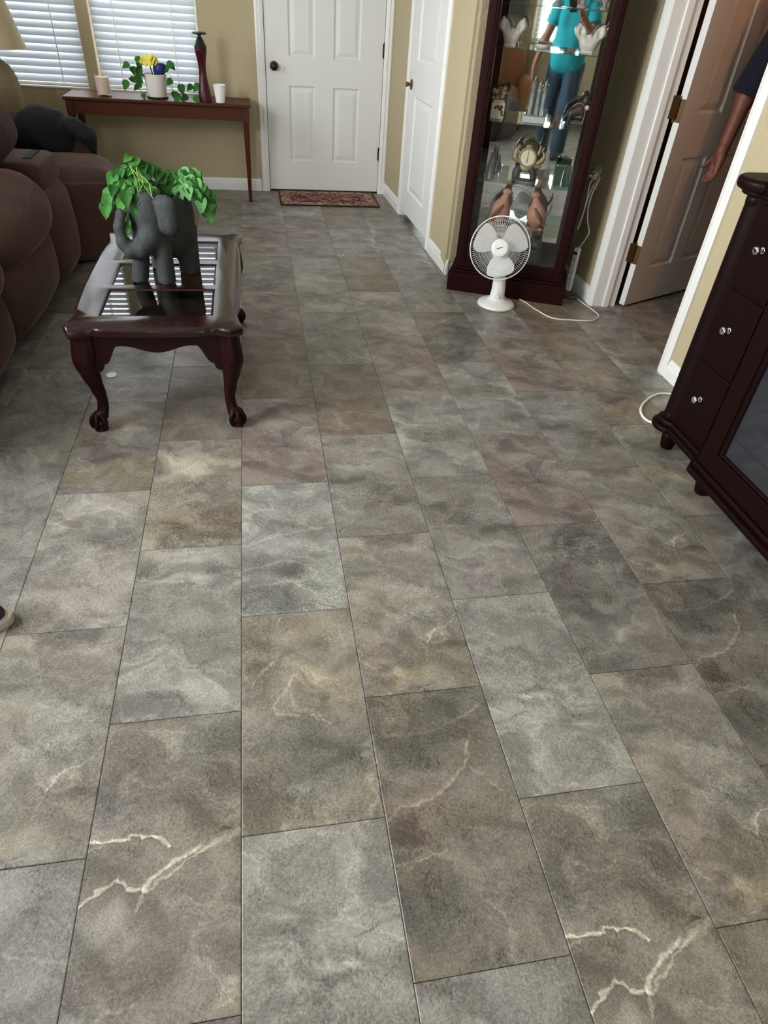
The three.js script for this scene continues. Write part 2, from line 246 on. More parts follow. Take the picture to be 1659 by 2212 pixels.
  add({ d: [100, 99, 93], l: [144, 142, 134], br: .25, ang: -.9, blots: [[.2, 1.7, .2, .2, 18, 18, 15, .9], [.8, .3, .2, .2, -12, -12, -12, .9]], veins: [[[[0, .5], [.3, .62], [.55, .5], [1, .6]], .022, 16]] });
  add({ d: [92, 88, 82], l: [140, 135, 124], b: [130, 116, 90], br: .6, blots: [[.4, .5, .3, .3, 18, 14, 2, .9], [.6, 1.5, .4, .3, -6, -5, -2, 1]], veins: [[[[.2, .2], [.35, .5], [.3, .9]], .02, 18]] });
  return P;
})();
const CW = 512, CH = 1024;
function printPixels(pr, s) {
  const out = new Float32Array(CW * CH * 3), ca = Math.cos(pr.ang), sa = Math.sin(pr.ang), D = s * 53.7;
  for (let y = 0; y < CH; y++) for (let x = 0; x < CW; x++) {
    const a = x / CW, b = y / CW, wx = fbm(a * 3 + D, b * 3, 3, 1) - .5, wy = fbm(a * 3 + D, b * 3 + 9, 3, 4) - .5;
    const u = a + wx * .35, v = b + wy * .35, ru = (u * ca - v * sa), rv = (u * sa + v * ca);
    let t = .5 * fbm(u * 2.6 + D, v * 2.6, 4, 10) + .5 * fbm(ru * 1.8 + D, rv * 5.5, 5, 20);
    t = .5 + (t - .5) * 2.5 * pr.k;
    const m = fbm(u * 9 + D, v * 9, 4, 30); t += (m - .5) * .75;
    const fine = fbm(a * 70 + D, b * 70, 3, 40); t += (fine - .5) * .75;
    const spk = vn(a * 190 + D, b * 190, 50); const pit = vn(a * 120 + D, b * 60, 55) * fbm(a * 6 + D, b * 6, 2, 57);
    const bw = smooth(.42, .66, fbm(u * 1.9 + D + 40, v * 1.9, 3, 60)) * pr.br * .75, q = clamp(t);
    let r = mixn(pr.d[0], pr.l[0], q), g = mixn(pr.d[1], pr.l[1], q), bl = mixn(pr.d[2], pr.l[2], q);
    const k = (q - .5) * 26; r = mixn(r, pr.b[0] + k, bw); g = mixn(g, pr.b[1] + k, bw); bl = mixn(bl, pr.b[2] + k * .9, bw);
    const pu = smooth(.55, .75, fbm(u * 2.3 + D + 80, v * 2.3, 3, 70)) * .5; r += pu * 2; g -= pu * 2; bl += pu * 2;
    const spk2 = vn(a * 120 + D, b * 120, 52) - .5, rg = 1 - Math.abs(2 * fbm(ru * 1.7 + D, rv * 4 + 3, 4, 95) - 1), wisp = smooth(.84, 1, rg) * smooth(.4, .62, fbm(u * 2.2 + D + 20, v * 2.2, 2, 99)) * (.5 + fine);
    const rg2 = 1 - Math.abs(2 * fbm(a * 5 + D + wx * 2, b * 5 + wy * 2, 4, 104) - 1), crack = smooth(.95, 1, rg2) * smooth(.5, .7, m);
    const sp = (spk - .5) * 26 + spk2 * 22 - smooth(.42, .66, pit) * 22 + wisp * 17 - crack * 12 + Math.max(0, spk - .86) * 60; r += sp; g += sp; bl += sp * .95;
    const eu = a + wx * .22 + (m - .5) * .1, ev = b + wy * .22 + (m - .5) * .1;
    for (const B of pr.blots) {
      const d = Math.hypot((eu - B[0]) / B[2], (ev - B[1]) / B[3]); if (d > 1.6) continue;
      const f = 1 - smooth(1 - B[7] * .75, 1 + B[7] * .35, d + (fine - .5) * .7); const q = (B[4] + B[5] + B[6]) / 3 * .85, h = .5; r += (q + (B[4] - q) * h * .6) * f; g += (q + (B[5] - q) * h * .6) * f; bl += (q + (B[6] - q) * h * .6) * f;
    }
    const o = (y * CW + x) * 3; out[o] = r; out[o + 1] = g; out[o + 2] = bl;
  }
  for (const [pts, w, str] of pr.veins) {
    for (let i = 0; i + 1 < pts.length; i++) {
      const [x0, y0] = pts[i], [x1, y1] = pts[i + 1], R = w * 2.6 + .02, dx = x1 - x0, dy = y1 - y0, L = dx * dx + dy * dy;
      const xa = Math.max(0, Math.floor((Math.min(x0, x1) - R) * CW)), xb = Math.min(CW - 1, Math.ceil((Math.max(x0, x1) + R) * CW)), ya = Math.max(0, Math.floor((Math.min(y0, y1) - R) * CW)), yb = Math.min(CH - 1, Math.ceil((Math.max(y0, y1) + R) * CW));
      for (let y = ya; y <= yb; y++) for (let x = xa; x <= xb; x++) {
        let a = x / CW, b = y / CW; a += (fbm(a * 16 + D, b * 16, 3, 80) - .5) * .055; b += (fbm(a * 16 + D, b * 16 + 7, 3, 84) - .5) * .055;
        const tt = ((a - x0) * dx + (b - y0) * dy) / L; if ((tt < 0 && i > 0) || tt > 1.0001) continue; const h = clamp(tt), d = Math.hypot(a - x0 - dx * h, b - y0 - dy * h);
        const ww = w * .5 * (.55 + .9 * fbm(a * 22 + D, b * 22, 2, 90)), grain = .35 + 1.1 * fbm(a * 46, b * 46, 3, 91), e = clamp(1 - d / ww), f = Math.sqrt(e) * str * grain * .95 + clamp(1 - d / (ww * 3.2)) * str * .16;
        const below = (b - y0 - dy * h) > 0 && d < ww * 2.4 ? -Math.abs(str) * .22 * clamp(1 - Math.abs(d - ww * 1.1) / (ww * 1.2)) : 0;
        const o = (y * CW + x) * 3; const v = f + below; out[o] += v * .95; out[o + 1] += v * .92; out[o + 2] += v * .82;
      }
    }
  }
  return out;
}
const tileMats = [0, 1].map((k) => {
  const n = 2048, colr = new Uint8Array(n * n * 4);
  for (let c = 0; c < 8; c++) {
    const px = printPixels(PRINTS[k * 8 + c], k * 8 + c + 1), ox = (c % 4) * CW, oy = (c >> 2) * CH;
    for (let y = 0; y < CH; y++) for (let x = 0; x < CW; x++) {
      const s = (y * CW + x) * 3, o = ((oy + y) * n + ox + x) * 4, e = Math.min(x, CW - 1 - x, y, CH - 1 - y), sh = e < 4 ? .8 + .05 * e : 1;
      colr[o] = clamp(px[s] * sh, 0, 255); colr[o + 1] = clamp(px[s + 1] * sh, 0, 255); colr[o + 2] = clamp(px[s + 2] * sh, 0, 255); colr[o + 3] = 255;
    }
  }
  const t = dataTex(n, n, (d) => d.set(colr), true, false);
  return new THREE.MeshPhysicalMaterial({ map: t, bumpMap: t, bumpScale: .0011, roughness: .37, specularIntensity: .9 });
});
// near tiles whose print the photograph shows: column, row -> print (second number 1 turns it round)
const CHOICE = { '0,-1': [7, 0], '0,0': [0, 0], '0,1': [14, 0], '0,-2': [15, 0], '1,-1': [9, 0], '1,0': [6, 0], '1,1': [1, 0], '1,2': [11, 0], '1,-2': [8, 0], '2,-2': [13, 0], '2,-1': [2, 0], '2,0': [3, 0], '2,1': [5, 0], '2,2': [10, 0], '2,-3': [8, 0], '3,-2': [8, 1], '3,-1': [10, 0], '3,0': [0, 0], '3,1': [4, 0], '3,2': [12, 1], '4,-3': [13, 1], '4,-2': [12, 0], '4,-1': [10, 1], '4,0': [5, 1], '4,1': [1, 0], '5,-2': [12, 1], '5,-1': [13, 0], '5,0': [11, 0], '5,1': [0, 0], '5,2': [8, 1], '6,-1': [0, 0], '6,0': [4, 0], '6,1': [15, 1], '7,-1': [3, 1], '-1,0': [12, 1], '-1,-1': [14, 1], '-1,1': [10, 0], '7,0': [11, 1], '6,-2': [10, 0], '5,-3': [11, 1], '3,-3': [14, 0], '0,-3': [10, 1] };
const floor = structGroup('floor');
{
  const sub = shadows(new THREE.Mesh(bx(-2.6, 4.2, -.08, -.0035, -6.7, 3.0, 0), mat(0x2a2826, .9))); sub.name = 'subfloor'; floor.add(sub);
  const cache = new Map(), R = rng(5);
  const tileGeo = (pi, turned, x0, x1, z0, z1) => { // fractions of the full tile
    const key = [pi, turned, x0, x1, z0, z1].map((v) => Math.round(v * 1e4)).join(); if (cache.has(key)) return cache.get(key);
    const g0 = .0007 / TW, w = (x1 - x0) * TW, d = (z1 - z0) * TL, e = .0006, b = .0011;
    const pos = [], nor = [], uv = [], idx = [];
    const U = (a, c) => { let p = x0 + (x1 - x0) * a, q = z0 + (z1 - z0) * c; if (turned) { p = 1 - p; q = 1 - q; } const cell = pi % 8; return [((cell % 4) + .004 + p * .992) / 4, (Math.floor(cell / 4) + .002 + q * .996) / 2]; };
    const q4 = (P, N) => { const o = pos.length / 3; for (const [x, y, z] of P) { pos.push(x, y, z); nor.push(...N); uv.push(...U(clamp(x / w), clamp(z / d))); } idx.push(o, o + 1, o + 2, o, o + 2, o + 3); };
    const A = e, B = w - e, C = e, D = d - e, s = .0018;
    q4([[A + s, 0, C + s], [A + s, 0, D - s], [B - s, 0, D - s], [B - s, 0, C + s]], [0, 1, 0]);
    q4([[A, -b, C], [A, -b, D], [A + s, 0, D - s], [A + s, 0, C + s]], [-.5, .86, 0]); q4([[B, -b, D], [B, -b, C], [B - s, 0, C + s], [B - s, 0, D - s]], [.5, .86, 0]);
    q4([[B, -b, C], [A, -b, C], [A + s, 0, C + s], [B - s, 0, C + s]], [0, .86, -.5]); q4([[A, -b, D], [B, -b, D], [B - s, 0, D - s], [A + s, 0, D - s]], [0, .86, .5]);
    q4([[A, -.0035, C], [A, -.0035, D], [A, -b, D], [A, -b, C]], [-1, 0, 0]); q4([[B, -.0035, D], [B, -.0035, C], [B, -b, C], [B, -b, D]], [1, 0, 0]); q4([[B, -.0035, C], [A, -.0035, C], [A, -b, C], [B, -b, C]], [0, 0, -1]); q4([[A, -.0035, D], [B, -.0035, D], [B, -b, D], [A, -b, D]], [0, 0, 1]);
    const g = new THREE.BufferGeometry(); g.setAttribute('position', new THREE.Float32BufferAttribute(pos, 3)); g.setAttribute('normal', new THREE.Float32BufferAttribute(nor, 3)); g.setAttribute('uv', new THREE.Float32BufferAttribute(uv, 2)); g.setIndex(idx);
    cache.set(key, g); return g;
  };
  const xmin = -2.0, xmax = 3.7, zmin = -5.98, zmax = 2.3; let n = 0; const rest = [[], []];
  for (let k = -5; k <= 15; k++) for (let m = -9; m <= 6; m++) {
    const X = FX0 + k * TW, odd = ((k % 2) + 2) % 2, Z = FZ0 + (m - (odd ? .5 : 0)) * TL;
    const x0 = Math.max(X, xmin), x1 = Math.min(X + TW, xmax), z0 = Math.max(Z, zmin), z1 = Math.min(Z + TL, zmax); if (x1 - x0 < .01 || z1 - z0 < .01) continue;
    if (x0 > 1.95 && (z1 < -4.6 || z0 > -1.2)) continue; if (x0 > 1.2 && z1 < -4.15 && x0 < 1.95) continue;
    const pick = CHOICE[k + ',' + m] ?? [[8, 10, 11, 12, 13, 14, 15, 7][Math.floor(R() * 8)], R() < .5 ? 1 : 0];
    const g = tileGeo(pick[0], pick[1], (x0 - X) / TW, (x1 - X) / TW, (z0 - Z) / TL, (z1 - Z) / TL);
    const seen = z0 < .0 && x1 > -1.5 && n < 290;
    if (!seen) { rest[pick[0] >> 3].push(plain(g.clone()).translate(x0, 0, z0)); continue; }
    const t = shadows(new THREE.Mesh(g, tileMats[pick[0] >> 3])); t.position.set(x0, 0, z0); t.name = n ? 'tile_' + String(n).padStart(3, '0') : 'tile'; n++; floor.add(t);
  }
  rest.forEach((list, i) => { if (!list.length) return; const t = shadows(new THREE.Mesh(mergeGeometries(list), tileMats[i])); t.name = 'tiles_behind'; t.userData.kind = 'stuff'; floor.add(t); });
}
// ---------------------------------------------------------------- room shell
const CEIL = 2.44, FZ = -5.95, LX = -2.05, BZ = 2.2, RX = 1.925;
// front wall with two window openings and the entrance
const WIN = [[-1.885, -1.15], [-1.07, -.335]], WY0 = .655, WY1 = 2.06;
{
  const w = [], z0 = FZ - .15, z1 = FZ;
  w.push(bx(-2.2, .115, 0, WY0, z0, z1, 0), bx(-2.2, WIN[0][0], WY0, WY1, z0, z1, 0), bx(WIN[0][1], WIN[1][0], WY0, WY1, z0, z1, 0), bx(WIN[1][1], .115, WY0, WY1, z0, z1, 0), bx(-2.2, .115, WY1, CEIL, z0, z1, 0), bx(.115, 1.05, 2.05, CEIL, z0, z1, 0), bx(1.05, 1.3, 0, CEIL, z0, z1, 0));
  struct('wall_front', w, M.wall);
}
{ // left wall with two windows above the sofa
  const x0 = LX - .15, x1 = LX, y0 = .93, y1 = 2.07;
  struct('wall_left', [bx(x0, x1, 0, y0, FZ - .15, BZ + .15, 0), bx(x0, x1, y1, CEIL, FZ - .15, BZ + .15, 0), bx(x0, x1, y0, y1, FZ - .15, -4.7, 0), bx(x0, x1, y0, y1, -3.8, -2.3, 0), bx(x0, x1, y0, y1, -.8, BZ + .15, 0)], M.wall);
}
{ // rear wall (behind the viewer): window and glazed patio door
  const z0 = BZ, z1 = BZ + .15;
  struct('wall_rear', [bx(LX - .15, -1.42, 0, CEIL, z0, z1, 0), bx(-1.42, -.72, 0, .92, z0, z1, 0), bx(-1.42, -.72, 2.06, CEIL, z0, z1, 0), bx(-.72, -.4, 0, CEIL, z0, z1, 0), bx(-.4, 1.1, 2.06, CEIL, z0, z1, 0), bx(1.1, 2.1, 0, CEIL, z0, z1, 0)], M.wall);
}
// short right wall by the entrance runs at a slight angle
const W1 = { x: 1.095, z: FZ, turn: -Math.acos(.0357), len: 1.962 };
{
  const g = [bx(-.05, .625, 0, CEIL, -.13, 0, 0), bx(.625, 1.445, 2.05, CEIL, -.13, 0, 0), bx(1.445, W1.len, 0, CEIL, -.13, 0, .014, 3)];
  struct('wall_right', g, M.wall, [W1.x, 0, W1.z], W1.turn);
}
struct('wall_return', bx(1.15, 2.05, 0, CEIL, -4.13, -4.0, 0), M.wall);
{
  const x0 = RX, x1 = RX + .125;
  struct('wall_doorway', [bx(x0, x1, 0, CEIL, -4.05, -3.48, 0), bx(x0, x1, 2.06, CEIL, -3.48, -2.655, 0), bx(x0, x1, 0, CEIL, -2.655, BZ + .1, 0)], M.wall);
}
struct('ceiling', bx(LX - .15, 4.0, CEIL, CEIL + .12, FZ - .15, BZ + .15, 0), M.ceiling);
// side room beyond the open door
struct('wall_side_room', [bx(2.05, 3.75, 0, CEIL, -4.2, -4.05, 0), bx(3.6, 3.75, 0, CEIL, -4.05, -1.2, 0), bx(2.05, 3.75, 0, CEIL, -1.35, -1.2, 0)], M.brownWall);
// closet behind the narrow door
struct('wall_closet', [bx(1.75, 1.85, 0, CEIL, FZ, -4.13, 0)], M.wall);

function boardProfile(h, t) { return shapeOf([[0, 0], [t, 0], [t, h * .62], [t * .75, h * .7], [t * .8, h * .8], [t * .4, h * .95], [0, h]]); }
// skirting along +x of its local frame, standing proud in +z
function skirting(len, h = .088, t = .014) { const g = new THREE.ExtrudeGeometry(boardProfile(h, t), { depth: len, bevelEnabled: false }); g.rotateY(Math.PI / 2); g.scale(1, 1, -1); const idx = g.index; g.translate(0, 0, 0); flip(g); return g; }
function flip(g) { const p = g.index ? g.index.array : null; if (p) { for (let i = 0; i < p.length; i += 3) { const a = p[i]; p[i] = p[i + 1]; p[i + 1] = a; } } else { for (const k of Object.keys(g.attributes)) { const at = g.attributes[k], s = at.itemSize; for (let i = 0; i < at.count; i += 3) for (let c = 0; c < s; c++) { const a = at.array[i * s + c]; at.array[i * s + c] = at.array[(i + 1) * s + c]; at.array[(i + 1) * s + c] = a; } } } g.computeVertexNormals(); return g; }
struct('baseboard_front', skirting(.065 - LX), M.trim, [LX, 0, FZ]);
struct('baseboard_right', skirting(.56), M.trim, [W1.x, 0, W1.z], W1.turn);
{
  const b = structGroup('baseboard_corner', [W1.x, 0, W1.z], W1.turn);
  part(b, 'baseboard_long', skirting(W1.len - 1.51 + .014).translate(1.51, 0, 0), M.trim);
}
struct('baseboard_return', skirting(.76), M.trim, [1.155, 0, -4.0]);
struct('baseboard_doorway', skirting(.46), M.trim, [RX, 0, -4.0], -Math.PI / 2);
struct('baseboard_long_right', skirting(4.79), M.trim, [RX, 0, -2.59], -Math.PI / 2);
struct('baseboard_left', skirting(8.1), M.trim, [LX, 0, BZ], Math.PI / 2);

// door casing: two uprights and a head round an opening x0..x1 of height h, on the face z = 0 of its local frame
function casingShape(w) { return shapeOf([[0, 0], [w, 0], [w, .010], [w * .82, .016], [w * .5, .013], [w * .42, .017], [w * .12, .012], [0, .009]]); }
function upright(w, h, mirror) { const g = new THREE.ExtrudeGeometry(casingShape(w), { depth: h, bevelEnabled: false }); g.rotateX(-Math.PI / 2); g.scale(1, 1, -1); flip(g); if (mirror) { g.scale(-1, 1, 1); flip(g); g.translate(w, 0, 0); } return g; }
function casing(n, p, turn, x0, x1, h, w = .062) {
  const o = structGroup('trim_' + n, p, turn);
  part(o, 'casing_upright', upright(w, h + w, true).translate(x0 - w, 0, 0), M.trim); part(o, 'casing_upright', upright(w, h + w, false).translate(x1, 0, 0), M.trim);
  part(o, 'casing_head', bx(x0 - w, x1 + w, h, h + w, 0, .014, .003), M.trim);
  return o;
}
// six-panel style door leaf in local x 0..w, y 0..h, z 0..t, faces at z = t
function panelGeo(x0, x1, y0, y1, t) {
  const rings = [[0, t], [.012, t - .01], [.018, t - .01], [.045, t - .0025], [.05, t - .002]], pos = [], uv = [];
  const q = (a, b, c, d) => { for (const P of [a, b, c, a, c, d]) { pos.push(...P); uv.push(P[0], P[1]); } };
  const R = rings.map(([i, z]) => [[x0 + i, y0 + i, z], [x1 - i, y0 + i, z], [x1 - i, y1 - i, z], [x0 + i, y1 - i, z]]);
  for (let k = 0; k + 1 < R.length; k++) for (let e = 0; e < 4; e++) { const f = (e + 1) % 4; q(R[k][e], R[k][f], R[k + 1][f], R[k + 1][e]); }
  const L = R[R.length - 1]; q(L[0], L[1], L[2], L[3]);
  const g = new THREE.BufferGeometry(); g.setAttribute('position', new THREE.Float32BufferAttribute(pos, 3)); g.setAttribute('uv', new THREE.Float32BufferAttribute(uv, 2)); g.computeVertexNormals(); return g;
}
function leaf(o, w, h, t, cols, rows, m) {
  const g = [], xs = [0, ...cols.flat(), w], ys = [0, ...rows.flat(), h];
  for (let i = 0; i < xs.length; i += 2) g.push(bx(xs[i], xs[i + 1], 0, h, 0, t, 0));
  for (const [a, b] of cols) for (let i = 0; i < ys.length; i += 2) g.push(bx(a, b, ys[i], ys[i + 1], 0, t, 0));
  g.push(bx(0.01, w - .01, .01, h - .01, .001, t * .45, 0));
  part(o, 'door_leaf', g, m);
  for (const [a, b] of cols) for (const [c, d] of rows) part(o, 'panel', panelGeo(a, b, c, d, t), m);
}
function knobGeo(r = .027, l = .05) { return lathe(smoothProfile([[0, 0], [.031, 0], [.031, .005], [.012, .009], [.011, .022], [r * .85, .028], [r, .04], [r * .75, l + .004], [0, l + .008]], 30), 24).rotateX(Math.PI / 2); }
function hinge(o, x, y, z, m) { const h = new THREE.Group(); h.name = 'hinge'; h.position.set(x, y, z); o.add(h); return h; }
// entrance door
casing(1, [0, 0, FZ], 0, .132, 1.032, 2.05);
{
  const o = structGroup('door_1', [0, 0, 0]);
  const d = new THREE.Group(); d.name = 'door_frame'; o.add(d);
  part(o, 'jamb', [bx(.117, .1315, 0, 2.05, FZ - .15, FZ, 0), bx(1.0345, 1.049, 0, 2.05, FZ - .15, FZ, 0), bx(.117, 1.049, 2.036, 2.05, FZ - .15, FZ, 0)], M.trim);
  o.remove(d);
  const L = new THREE.Group(); L.name = 'leaf'; L.position.set(.136, .014, FZ - .046); o.add(L);
  leaf(L, .893, 2.018, .044, [[.172, .372], [.51, .715]], [[.212, .732], [.91, 1.56], [1.665, 1.88]], M.whiteDoor);
  const k = part(L, 'doorknob', knobGeo(), M.bronze, 'round dark bronze doorknob'); k.position.set(.062, .85, .044);
  for (const y of [.3, 1.0, 1.8]) part(o, 'hinge', [cyl(.006, .006, .1, 12).translate(1.031, y - .05, FZ + .003), bx(1.02, 1.03, y - .045, y + .045, FZ - .004, FZ + .001, 0)], M.bronze, 'dark hinge');
  part(o, 'weatherstrip', [bx(.1315, .15, 0, 2.03, FZ - .058, FZ - .048, 0), bx(1.014, 1.0345, 0, 2.03, FZ - .058, FZ - .048, 0), bx(.15, 1.014, 2.01, 2.03, FZ - .058, FZ - .048, 0)], M.black);
  part(o, 'threshold', bx(.12, 1.045, 0, .012, FZ - .15, FZ + .004, .002), M.black);
  part(o, 'outer_face', bx(.11, 1.06, 0, 2.06, FZ - .16, FZ - .15, 0), M.white);
}
// narrow closet door on the short right wall
casing(2, [W1.x, 0, W1.z], W1.turn, .632, 1.438, 2.05, .064);
{
  const o = structGroup('door_2', [W1.x, 0, W1.z], W1.turn);
  part(o, 'jamb', [bx(.625, .632, 0, 2.05, -.13, 0, 0), bx(1.438, 1.445, 0, 2.05, -.13, 0, 0), bx(.625, 1.445, 2.043, 2.05, -.13, 0, 0)], M.trim);
  const L = new THREE.Group(); L.name = 'leaf'; L.position.set(.638, .052, -.03); o.add(L);
  leaf(L, .796, 1.97, .034, [[.17, .63]], [[.16, .76], [.96, 1.86]], M.whiteDoor);
  const k = part(L, 'doorknob', knobGeo(.016, .032), M.brass, 'small brass knob'); k.position.set(.06, .815, .034);
}
// open door to the side room
{
  const o = structGroup('trim_3', [RX, 0, 0], -Math.PI / 2); // local x = -(z)... runs along +z, faces -x
  part(o, 'casing_upright', upright(.062, 2.11, true).translate(-3.478 - .062, 0, 0), M.trim); part(o, 'casing_upright', upright(.062, 2.11, false).translate(-2.657, 0, 0), M.trim);
  part(o, 'casing_head', bx(-3.54, -2.595, 2.05, 2.112, 0, .014, .003), M.trim);
  part(o, 'jamb', [bx(-3.48, -3.468, 0, 2.06, -.14, .006, .002), bx(-3.47, -3.458, 0, 2.05, -.095, -.06, .002), bx(-2.667, -2.655, 0, 2.06, -.14, .006, .002), bx(-2.677, -2.665, 0, 2.05, -.095, -.06, .002), bx(-3.48, -2.655, 2.046, 2.06, -.14, .006, .002)], M.trim);
}
{
  const o = structGroup('door_3', [2.098, 0, -3.481], .445);
  const L = new THREE.Group(); L.name = 'leaf'; L.position.set(0, .014, 0); o.add(L);
  leaf(L, .79, 2.018, .036, [[.13, .345], [.445, .66]], [[.2, .772], [.972, 1.56], [1.665, 1.88]], M.whiteDoor);
  for (const y of [.3, 1.0, 1.8]) {
    const h = part(o, 'hinge', [bx(-.002, .0005, y - .05, y + .05, -.002, .036, .0004), cyl(.0065, .0065, .104, 14).translate(-.004, y - .052, -.004), ball(.007, 1, 1, 1, 12).translate(-.004, y + .055, -.004)], M.brass, 'tarnished brass hinge with rounded leaves');
    const hl = bx(2.052, 2.092, y - .036, y + .064, -3.4685, -3.4655, .001); o.updateMatrixWorld(true); hl.applyMatrix4(o.matrixWorld.clone().invert()); part(o, 'hinge_leaf', hl, M.brass);
  }
}
// windows with blinds
function slatGeo(len) { // curved strip, width .05, crown up, along x
  const n = 6, pos = [], idx = [], w = .05, c = .0045, t = .0022;
  for (const x of [-len / 2, len / 2]) for (let i = 0; i <= n; i++) { const a = i / n - .5, y = c * (1 - 4 * a * a); pos.push(x, y, a * w, x, y - t, a * w); }
  const k = (n + 1) * 2; for (let i = 0; i < n; i++) { const a = i * 2, b = a + 2; idx.push(a, b, a + k, b, b + k, a + k); idx.push(a + 1, a + 1 + k, b + 1, b + 1, a + 1 + k, b + 1 + k); }
  idx.push(0, k, 1, 1, k, k + 1); const e = n * 2; idx.push(e, e + 1, e + k, e + 1, e + 1 + k, e + k);
  const g = new THREE.BufferGeometry(); g.setAttribute('position', new THREE.Float32BufferAttribute(pos, 3)); g.setIndex(idx); g.computeVertexNormals(); g.setAttribute('uv', new THREE.Float32BufferAttribute(new Float32Array(pos.length / 3 * 2), 2)); return g;
}
M.slat = mat(0xd0d5da, .5, { transmission: .3, thickness: 0 });
// window in local x -w/2..w/2, y 0..h, room at +z; wall face at z = 0, outside at z = -.15
function windowUnit(n, w, h, p, turn, tilt, pitch, blinds = true, drop = 1) {
  const o = structGroup('window_' + n, p, turn), W = w / 2;
  part(o, 'window_frame', [bx(-W, -W + .04, 0, h, -.145, -.1, .003), bx(W - .04, W, 0, h, -.145, -.1, .003), bx(-W, W, 0, .04, -.145, -.1, .003), bx(-W, W, h - .04, h, -.145, -.1, .003), bx(-W, W, h * .5 - .02, h * .5 + .02, -.14, -.105, .003)], M.white);
  part(o, 'pane', bx(-W + .03, W - .03, .03, h - .03, -.126, -.122, 0), M.glass);
  part(o, 'window_sill', bx(-W, W, -.004, .008, -.12, .012, .003), M.white);
  if (!blinds) return o;
  const g = slatGeo(w - .02), z = -.055, bottom = .05 + (1 - drop) * h;
  part(o, 'head_rail', bx(-W + .006, W - .006, h - .05, h - .005, z - .025, z + .025, .003), M.white);
  let k = 0;
  for (let y = bottom; y < h - .07; y += pitch) { const s = part(o, 'slat', g, M.slat); s.position.set(0, y, z); s.rotation.x = tilt; k++; }
  part(o, 'bottom_rail', bx(-W + .01, W - .01, bottom - .04, bottom - .024, z - .025, z + .025, .004), M.white);
  for (const x of [-W * .56, W * .52]) part(o, 'ladder_cord', [bx(x - .003, x + .003, bottom - .03, h - .04, z + .024, z + .0255, 0), bx(x - .003, x + .003, bottom - .03, h - .04, z - .0255, z - .024, 0)], M.white);
  return o;
}
windowUnit(1, WIN[0][1] - WIN[0][0], WY1 - WY0, [(WIN[0][0] + WIN[0][1]) / 2, WY0, FZ], 0, 1.06, .0455);
windowUnit(2, WIN[1][1] - WIN[1][0], WY1 - WY0, [(WIN[1][0] + WIN[1][1]) / 2, WY0, FZ], 0, 1.1, .0455);
windowUnit(3, 1.5, 1.14, [LX, .93, -1.55], Math.PI / 2, .12, .05);
windowUnit(5, .9, 1.14, [LX, .93, -4.25], Math.PI / 2, .12, .05);
windowUnit(4, .7, 1.14, [-1.07, .92, BZ], Math.PI, .2, .05);
{ // sliding glazed patio door in the rear wall
  const o = structGroup('door_4', [.35, 0, BZ], Math.PI);
  part(o, 'door_frame', [bx(-.75, -.7, 0, 2.06, -.15, 0, .003), bx(.7, .75, 0, 2.06, -.15, 0, .003), bx(-.75, .75, 2.01, 2.06, -.15, 0, .003), bx(-.75, .75, 0, .03, -.15, 0, .003)], M.white);
  for (const [a, b, z] of [[-.7, .03, -.1], [-.03, .7, -.06]]) { part(o, 'sash', [bx(a, a + .06, .03, 2.01, z - .02, z + .02, .003), bx(b - .06, b, .03, 2.01, z - .02, z + .02, .003), bx(a, b, .03, .11, z - .02, z + .02, .003), bx(a, b, 1.94, 2.01, z - .02, z + .02, .003)], M.white); part(o, 'pane', bx(a + .05, b - .05, .1, 1.95, z - .002, z + .002, 0), M.glass); }
}
{ // warm ceiling lamp in the side room
  const o = thing('ceiling_lamp', 'round glass ceiling lamp glowing warm in the side room', 'lamp', [3.1, CEIL, -2.6]);
  part(o, 'base', cyl(.15, .15, .03, 32).translate(0, -.03, 0), M.white);
  const gl = part(o, 'globe', lathe([[.14, -.03], [.13, -.07], [.09, -.105], [0, -.12]], 32), new THREE.MeshPhysicalMaterial({ color: 0xffe2b8, roughness: .5, emissive: 0xffb066, emissiveIntensity: .8 }));
  const l = new THREE.PointLight(0xffb070, .6, 0, 2); l.name = 'side_room_lamp'; l.position.set(3.1, CEIL - .2, -2.6); l.castShadow = true; scene.add(l);
}
